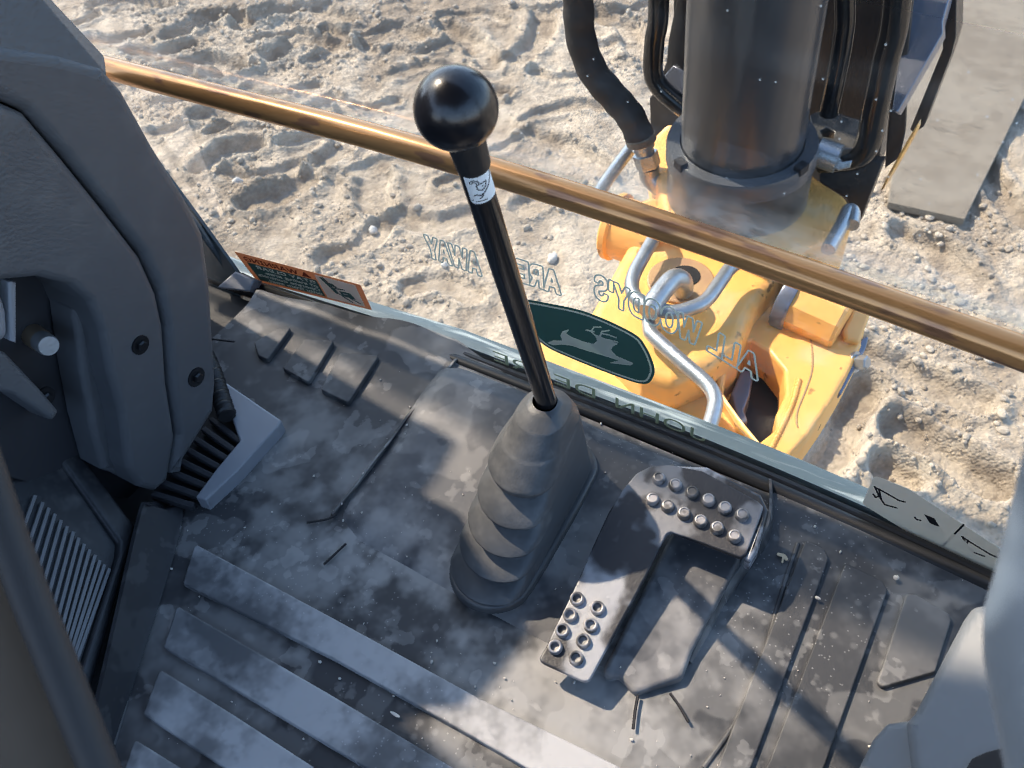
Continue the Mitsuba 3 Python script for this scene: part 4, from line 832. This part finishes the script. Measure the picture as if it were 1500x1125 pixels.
obj(sc_ + '__cavity', slab([(-0.3247, 1.1193, -0.235), (-0.209, 1.1764, -0.235), (-0.1224, 0.9221, -0.235), (-0.2401, 0.9073, -0.235)], (0, 0, 1), 0.02, 0.0), 'm_boom')
obj(sc_ + '__cavity_link', slab([(-0.2535, 1.0363, -0.19), (-0.2331, 1.0379, -0.19), (-0.2209, 0.9864, -0.19), (-0.2184, 0.9557, -0.19), (-0.1987, 0.927, -0.19), (-0.2204, 0.9313, -0.19), (-0.2504, 0.9797, -0.19)], (0, 0, 1), 0.03, 0.004, 0.006), 'm_blue_steel')
rb = A((-0.2191, 1.1537, -0.125))
obj(sc_ + '__right_boss', lathe([(0.047, 0.0), (0.047, 0.085), (0.043, 0.090), (0.02, 0.090)], rb, (1, -0.12, -0.06), 10), 'm_yellow', 20)
obj(sc_ + '__spacer_ring', lathe([(0.05, -0.016), (0.052, -0.012), (0.052, 0.004), (0.05, 0.008), (0.02, 0.008)], rb, (1, -0.12, -0.06), 40), 'm_blue_steel')
nub = slab([(-0.1276, 1.1371, -0.13), (-0.1289, 1.1784, -0.13), (-0.1152, 1.1921, -0.13), (-0.0997, 1.1803, -0.13), (-0.095, 1.1225, -0.13), (-0.1175, 1.1182, -0.13)], (0.2, -0.3, 1), 0.05, 0.006, 0.006)
obj(sc_ + '__stop_block', nub, 'm_yellow')
bo = A((-0.0958, 1.1058, -0.165))
obj(sc_ + '__bolt_plate', slab([(-0.1035, 1.0353, -0.16), (-0.1007, 1.1488, -0.16), (-0.0917, 1.1636, -0.16), (-0.087, 1.1318, -0.16), (-0.0899, 1.0327, -0.16)], (0.25, -0.2, 1), 0.05, 0.003, 0.003), 'm_blue_steel')
obj(sc_ + '__bolt', cat(lathe([(0.017, 0.0), (0.017, 0.005)], bo, (0.86, -0.15, 0.45), 24), lathe([(0.012, 0.005), (0.012, 0.022), (0.0095, 0.024)], bo, (0.86, -0.15, 0.45), 6)), 'm_zinc', 20)
mount = [(-0.5864, 1.3899, -0.06), (-0.5804, 1.455, -0.06), (-0.434, 1.52, -0.06), (-0.2584, 1.4001, -0.06), (-0.2117, 1.3766, -0.06), (-0.1854, 1.3432, -0.06), (-0.181, 1.305, -0.06), (-0.1992, 1.2497, -0.06), (-0.2672, 1.1645, -0.06), (-0.4453, 1.1769, -0.06), (-0.4857, 1.2198, -0.06)]
obj(sc_ + '__cylinder_mount', slab(mount, (0, 0, 1), 0.10, 0.012, 0.012), 'm_yellow')
crack = [(-0.2141, 1.1608, -0.1493), (-0.1854, 1.1337, -0.1493), (-0.1645, 1.0973, -0.1493), (-0.1472, 1.0477, -0.1493), (-0.142, 1.0024, -0.1493), (-0.1398, 0.9574, -0.1493), (-0.1339, 0.9335, -0.1493), (-0.1287, 0.9243, -0.1493)]
for q in ([(-0.2849, 1.2029, -0.149), (-0.2819, 1.1551, -0.149), (-0.2787, 1.1019, -0.149), (-0.2717, 1.0526, -0.149)], [(-0.1576, 1.0164, -0.149), (-0.1514, 0.9664, -0.149), (-0.15, 0.9191, -0.149), (-0.1503, 0.867, -0.149)], [(-0.2801, 1.1374, -0.149), (-0.2781, 1.0154, -0.149), (-0.276, 0.9751, -0.149)]):
    obj(sc_ + '__weld_bead', tube(q, .004, 10, n=30, rad=lambda t: .0042 + .0009 * np.sin(t * 150)), 'm_yellow')
obj(sc_ + '__crack', tube(crack, 0.0014, 6), 'm_rust')
# cylinder
bc = new('boom_cylinder', 'large dark hydraulic cylinder standing on the yellow casting', 'cylinder')
RC0, CA = A((-0.3819, 1.2956, 0.055)), unit((-0.01, -0.06, 1.0))
obj(bc + '__barrel', lathe([(0.098, -0.03), (0.0995, 0.02), (0.1005, 0.9), (0.097, 0.902)], RC0 + CA * 0.0, CA, 96), 'm_barrel')
gl = lathe([(0.116, -0.035), (0.1235, -0.033), (0.1235, -0.006), (0.1215, 0.0), (0.101, 0.0), (0.101, -0.02)], RC0, CA, 96)
obj(bc + '__gland_ring', gl, 'm_ring')
obj(bc + '__sleeve', lathe([(0.120, -0.16), (0.120, -0.034), (0.115, -0.032)], RC0, CA, 96), 'm_sleeve')
for q in [(-0.4425, 1.2056, 0.052), (-0.2891, 1.2652, 0.052)]:
    q = A(q)
    d = unit((q - RC0) - CA * ((q - RC0) @ CA))
    M = np.eye(4)
    M[:3, 0], M[:3, 1], M[:3, 2] = d, np.cross(CA, d), CA
    M[:3, 3] = RC0 + d * 0.118
    nb = trimesh.creation.box(extents=(0.014, 0.02, 0.014))
    nb.apply_transform(M)
    obj(bc + '__notch', nb, 'm_ink', False)
# boom plates behind the cylinder
bo_ = new('boom', 'black painted digger boom with plates and hose runs behind the cylinder', 'boom')
obj(bo_ + '__back_plate', slab([(-0.6773, 1.62, 0.533), (-0.6429, 1.62, 0.0126), (-0.6708, 1.62, -0.0994), (-0.6881, 1.62, -0.1276), (-0.6803, 1.62, -0.2264), (-0.6258, 1.62, -0.2462), (-0.2519, 1.62, -0.281), (-0.2128, 1.62, -0.2542), (-0.2036, 1.62, -0.1495), (-0.2278, 1.62, 0.124), (-0.3011, 1.62, 0.5541)], (0, -1, 0.0), 0.06, 0.004), 'm_boom')
obj(bo_ + '__left_plate', slab([(-0.5887, 1.46, 0.5754), (-0.5452, 1.46, 0.0184), (-0.5929, 1.46, 0.042), (-0.5911, 1.46, 0.1028), (-0.5735, 1.46, 0.2056), (-0.5949, 1.46, 0.5751)], (-.3, -1, 0.0), 0.03, 0.003), 'm_boom')
obj(bo_ + '__bracket', slab([(-0.5895, 1.44, 0.0438), (-0.5749, 1.44, 0.0675), (-0.5426, 1.44, 0.06), (-0.5382, 1.44, 0.0031), (-0.5646, 1.44, 0.0136)], (-.2, -1, 0.4), 0.02, 0.002), 'm_blue_steel')
obj(bo_ + '__hole_plate', slab([(-0.3129, 1.4442, 0.03), (-0.2965, 1.4677, 0.03), (-0.2195, 1.4582, 0.03), (-0.2076, 1.3932, 0.03), (-0.2747, 1.363, 0.03)], (0, -.15, 1.0), 0.02, 0.002, 0.004, holes=[[(-0.2834, 1.4118, 0.03), (-0.2767, 1.4237, 0.03), (-0.2607, 1.4174, 0.03), (-0.2569, 1.4014, 0.03), (-0.275, 1.4, 0.03)]]), 'm_sleeve')
obj(bo_ + '__right_plate', slab([(-0.3003, 1.5, 0.5823), (-0.2788, 1.5, 0.5835), (-0.2077, 1.5, 0.2735), (-0.1879, 1.5, 0.1432), (-0.1597, 1.5, 0.0102), (-0.1571, 1.5, -0.0389), (-0.1772, 1.5, -0.0647), (-0.191, 1.5, 0.0155), (-0.2037, 1.5, 0.1277)], (0.2, -1, 0.1), 0.05, 0.003), 'm_boom')
obj(bo_ + '__side_panel', slab([(-0.2971, 1.56, 0.5684), (-0.2378, 1.56, 0.5717), (-0.1597, 1.56, 0.2343), (-0.1511, 1.56, 0.1682), (-0.143, 1.56, 0.1463), (-0.1574, 1.56, -0.0194), (-0.1681, 1.56, -0.0195), (-0.1946, 1.56, 0.0986)], (-.1, -.75, 0.6), 0.03, 0.003), 'm_blue_steel')
obj(bo_ + '__side_flange', slab([(-0.2538, 1.585, 0.565), (-0.2399, 1.585, 0.5658), (-0.1494, 1.585, 0.2027), (-0.1335, 1.585, 0.1419), (-0.1321, 1.585, 0.1093), (-0.1409, 1.585, -0.0299), (-0.1532, 1.585, -0.0474), (-0.162, 1.585, -0.0412), (-0.1478, 1.585, 0.1183), (-0.1597, 1.585, 0.1544), (-0.1605, 1.585, 0.1893)], (0, -1, 0.0), 0.05, 0.002), 'm_boom')
obj(bo_ + '__yellow_edge', slab([(-0.1436, 1.45, 0.06), (-0.1499, 1.45, 0.023), (-0.1591, 1.45, -0.0485), (-0.1602, 1.45, -0.0792), (-0.153, 1.45, -0.0396), (-0.1436, 1.45, 0.0379)], (-.3, -1, .3), 0.012, 0.001), 'm_yellow')
obj(bo_ + '__lower_plate', slab([(-0.2761, 1.4, -0.0224), (-0.1717, 1.4, 0.0011), (-0.1785, 1.4, -0.1159), (-0.2119, 1.4, -0.082), (-0.2633, 1.4, -0.0658)], (0, -1, 0.3), 0.03, 0.003), 'm_boom')
# black hard lines
for pts, r, lab in [([(1222, -200), (1236, 0), (1233, 60), (1222, 120), (1212, 170), (1210, 200)], .017, 'black hydraulic pipe running down right beside the cylinder'), ([(1322, -300), (1313, 0), (1296, 90), (1281, 160), (1272, 205), (1258, 228), (1230, 234), (1200, 236)], .021, 'black hydraulic pipe bending left into the clamp'),
                    ([(960, -300), (964, 0), (958, 60), (956, 105), (966, 128), (990, 150), (1010, 165)], .018, 'black hydraulic pipe bending behind the cylinder at left')]:
    k = obj('black_pipe', tube([(-0.3501, 1.46, 0.4244), (-0.2979, 1.46, 0.2323), (-0.2879, 1.46, 0.1658), (-0.286, 1.46, 0.093), (-0.2853, 1.46, 0.0279), (-0.2802, 1.46, -0.0119)] if 'right' in lab else [(-0.2652, 1.4, 0.5346), (-0.2112, 1.4, 0.2754), (-0.2058, 1.4, 0.179), (-0.2031, 1.4, 0.0964), (-0.2005, 1.4, 0.0397), (-0.2092, 1.4, 0.0065), (-0.2382, 1.4, -0.01), (-0.2713, 1.4, -0.0224)] if 'clamp' in lab else [(-0.615, 1.42, 0.4998), (-0.5942, 1.42, 0.196), (-0.598, 1.42, 0.1212), (-0.5977, 1.42, 0.0621), (-0.5828, 1.42, 0.0342), (-0.5491, 1.42, 0.0117), (-0.5213, 1.42, -0.0024)], r, 18), 'm_gloss_black')
    tag(k, lab, 'pipe')
cl = new('pipe_clamp', 'small silver pipe clamp right of the cylinder', 'clamp')
cc = A((-0.2523, 1.36, 0.0195))
obj(cl + '__band', lathe([(0.022, -0.018), (0.024, -0.018), (0.024, 0.018), (0.022, 0.018)], cc, (1, 0, -.1), 28), 'm_zinc')
obj(cl + '__tab', slab([(-0.2402, 1.35, 0.0319), (-0.2265, 1.35, 0.0198), (-0.2122, 1.35, 0.0267), (-0.2117, 1.35, 0.0134), (-0.2278, 1.35, 0.0033), (-0.2401, 1.35, 0.0078)], (0, -1, .4), 0.008, 0.002), 'm_zinc')
# the thick black hose at the left
hh = new('hydraulic_hose', 'thick black hydraulic hose curving down to a silver fitting', 'hose')
obj(hh + '__sleeve', tube([(-0.6894, 1.3, 0.4931), (-0.6913, 1.3, 0.2994), (-0.6852, 1.3, 0.2338), (-0.6811, 1.3, 0.1696), (-0.6582, 1.3, 0.1119), (-0.6187, 1.3, 0.073), (-0.5866, 1.3, 0.0434), (-0.5642, 1.3, 0.0024)], 0.0255, 22, n=14, rad=lambda t: 0.0255 + 0.0007 * np.sin(t * 60)), 'm_hose')
e0, e1 = A((-0.5657, 1.3, 0.0076)), A((-0.5597, 1.3, -0.0105))
ha = unit(e1 - e0)
obj(hh + '__clamp', lathe([(0.026, -0.002), (0.0275, 0.0), (0.0275, 0.010), (0.026, 0.012)], e0, ha, 30), 'm_sheet')
obj(hh + '__ferrule', lathe([(0.021, 0.010), (0.021, 0.022), (0.017, 0.024), (0.017, 0.034)], e0, ha, 24), 'm_zinc')
obj(hh + '__nut', lathe([(0.0225, 0.034), (0.0225, 0.060), (0.019, 0.062)], e0, ha, 6), 'm_zinc', 20)
el = e0 + ha * 0.062
obj(hh + '__elbow', cat(tube([el, el + A([0.004, 0.0, -0.02]), el + A([0.025, 0.0, -0.035]), el + A([0.06, 0.0, -0.038])], 0.0185, 18), lathe([(0.024, 0.0), (0.024, 0.022)], el + A([0.03, 0, -0.036]), (1, 0, 0), 6)), 'm_zinc', 25)
# plated tubes
G = 'zinc plated tubes on the yellow casting'
k = obj('zinc_tube', tube([(-0.4808, 1.1707, -0.05), (-0.4626, 1.147, -0.05), (-0.4556, 1.115, -0.05), (-0.4522, 1.0728, -0.05), (-0.4472, 1.0255, -0.05), (-0.4351, 0.9921, -0.05), (-0.4127, 0.9717, -0.05), (-0.3857, 0.9679, -0.05), (-0.3574, 0.9733, -0.05), (-0.3371, 0.9916, -0.05), (-0.3217, 1.0194, -0.05), (-0.3182, 1.0696, -0.05), (-0.3156, 1.1067, -0.05), (-0.3008, 1.1339, -0.05), (-0.2624, 1.1467, -0.05)], 0.0115, 18), 'm_zinc')
tag(k, 'silver tube looping in an S across the front of the yellow casting', 'tube')
k = obj('zinc_tube', tube([(-0.401, 0.9836, -0.07), (-0.3825, 0.9454, -0.07), (-0.3675, 0.9298, -0.07), (-0.3074, 0.8993, -0.07), (-0.2616, 0.8768, -0.07), (-0.2414, 0.8577, -0.07), (-0.2327, 0.8335, -0.07), (-0.2244, 0.7854, -0.07)], 0.0115, 18), 'm_zinc')
tag(k, 'silver tube running from the hooked fitting down behind the ledge', 'tube')
k = obj('hooked_fitting', tube([A((-0.3754, 1.0612, -0.085)), A((-0.3727, 1.0434, -0.05)), A((-0.3807, 1.0247, -0.035)), A((-0.3857, 0.9842, -0.035)), A((-0.3874, 0.9456, -0.04))], 0.0165, 22), 'm_zinc')
tag(k, 'short thick silver elbow coming out of the casting hole', 'fitting')
k = obj('zinc_tube', tube([(-0.1719, 1.2505, -0.02), (-0.179, 1.2817, -0.02), (-0.1873, 1.2837, -0.02), (-0.1862, 1.2437, -0.02), (-0.1872, 1.1766, -0.02)], 0.0115, 18), 'm_zinc')
tag(k, 'short silver tube bent over at the right of the casting', 'tube')
k = obj('zinc_tube', tube([(-0.6009, 1.3597, -0.05), (-0.5995, 1.3127, -0.05), (-0.5967, 1.2363, -0.05), (-0.5917, 1.1774, -0.05)], 0.0120, 18), 'm_zinc')
tag(k, 'straight silver tube slanting down left of the hose fitting', 'tube')
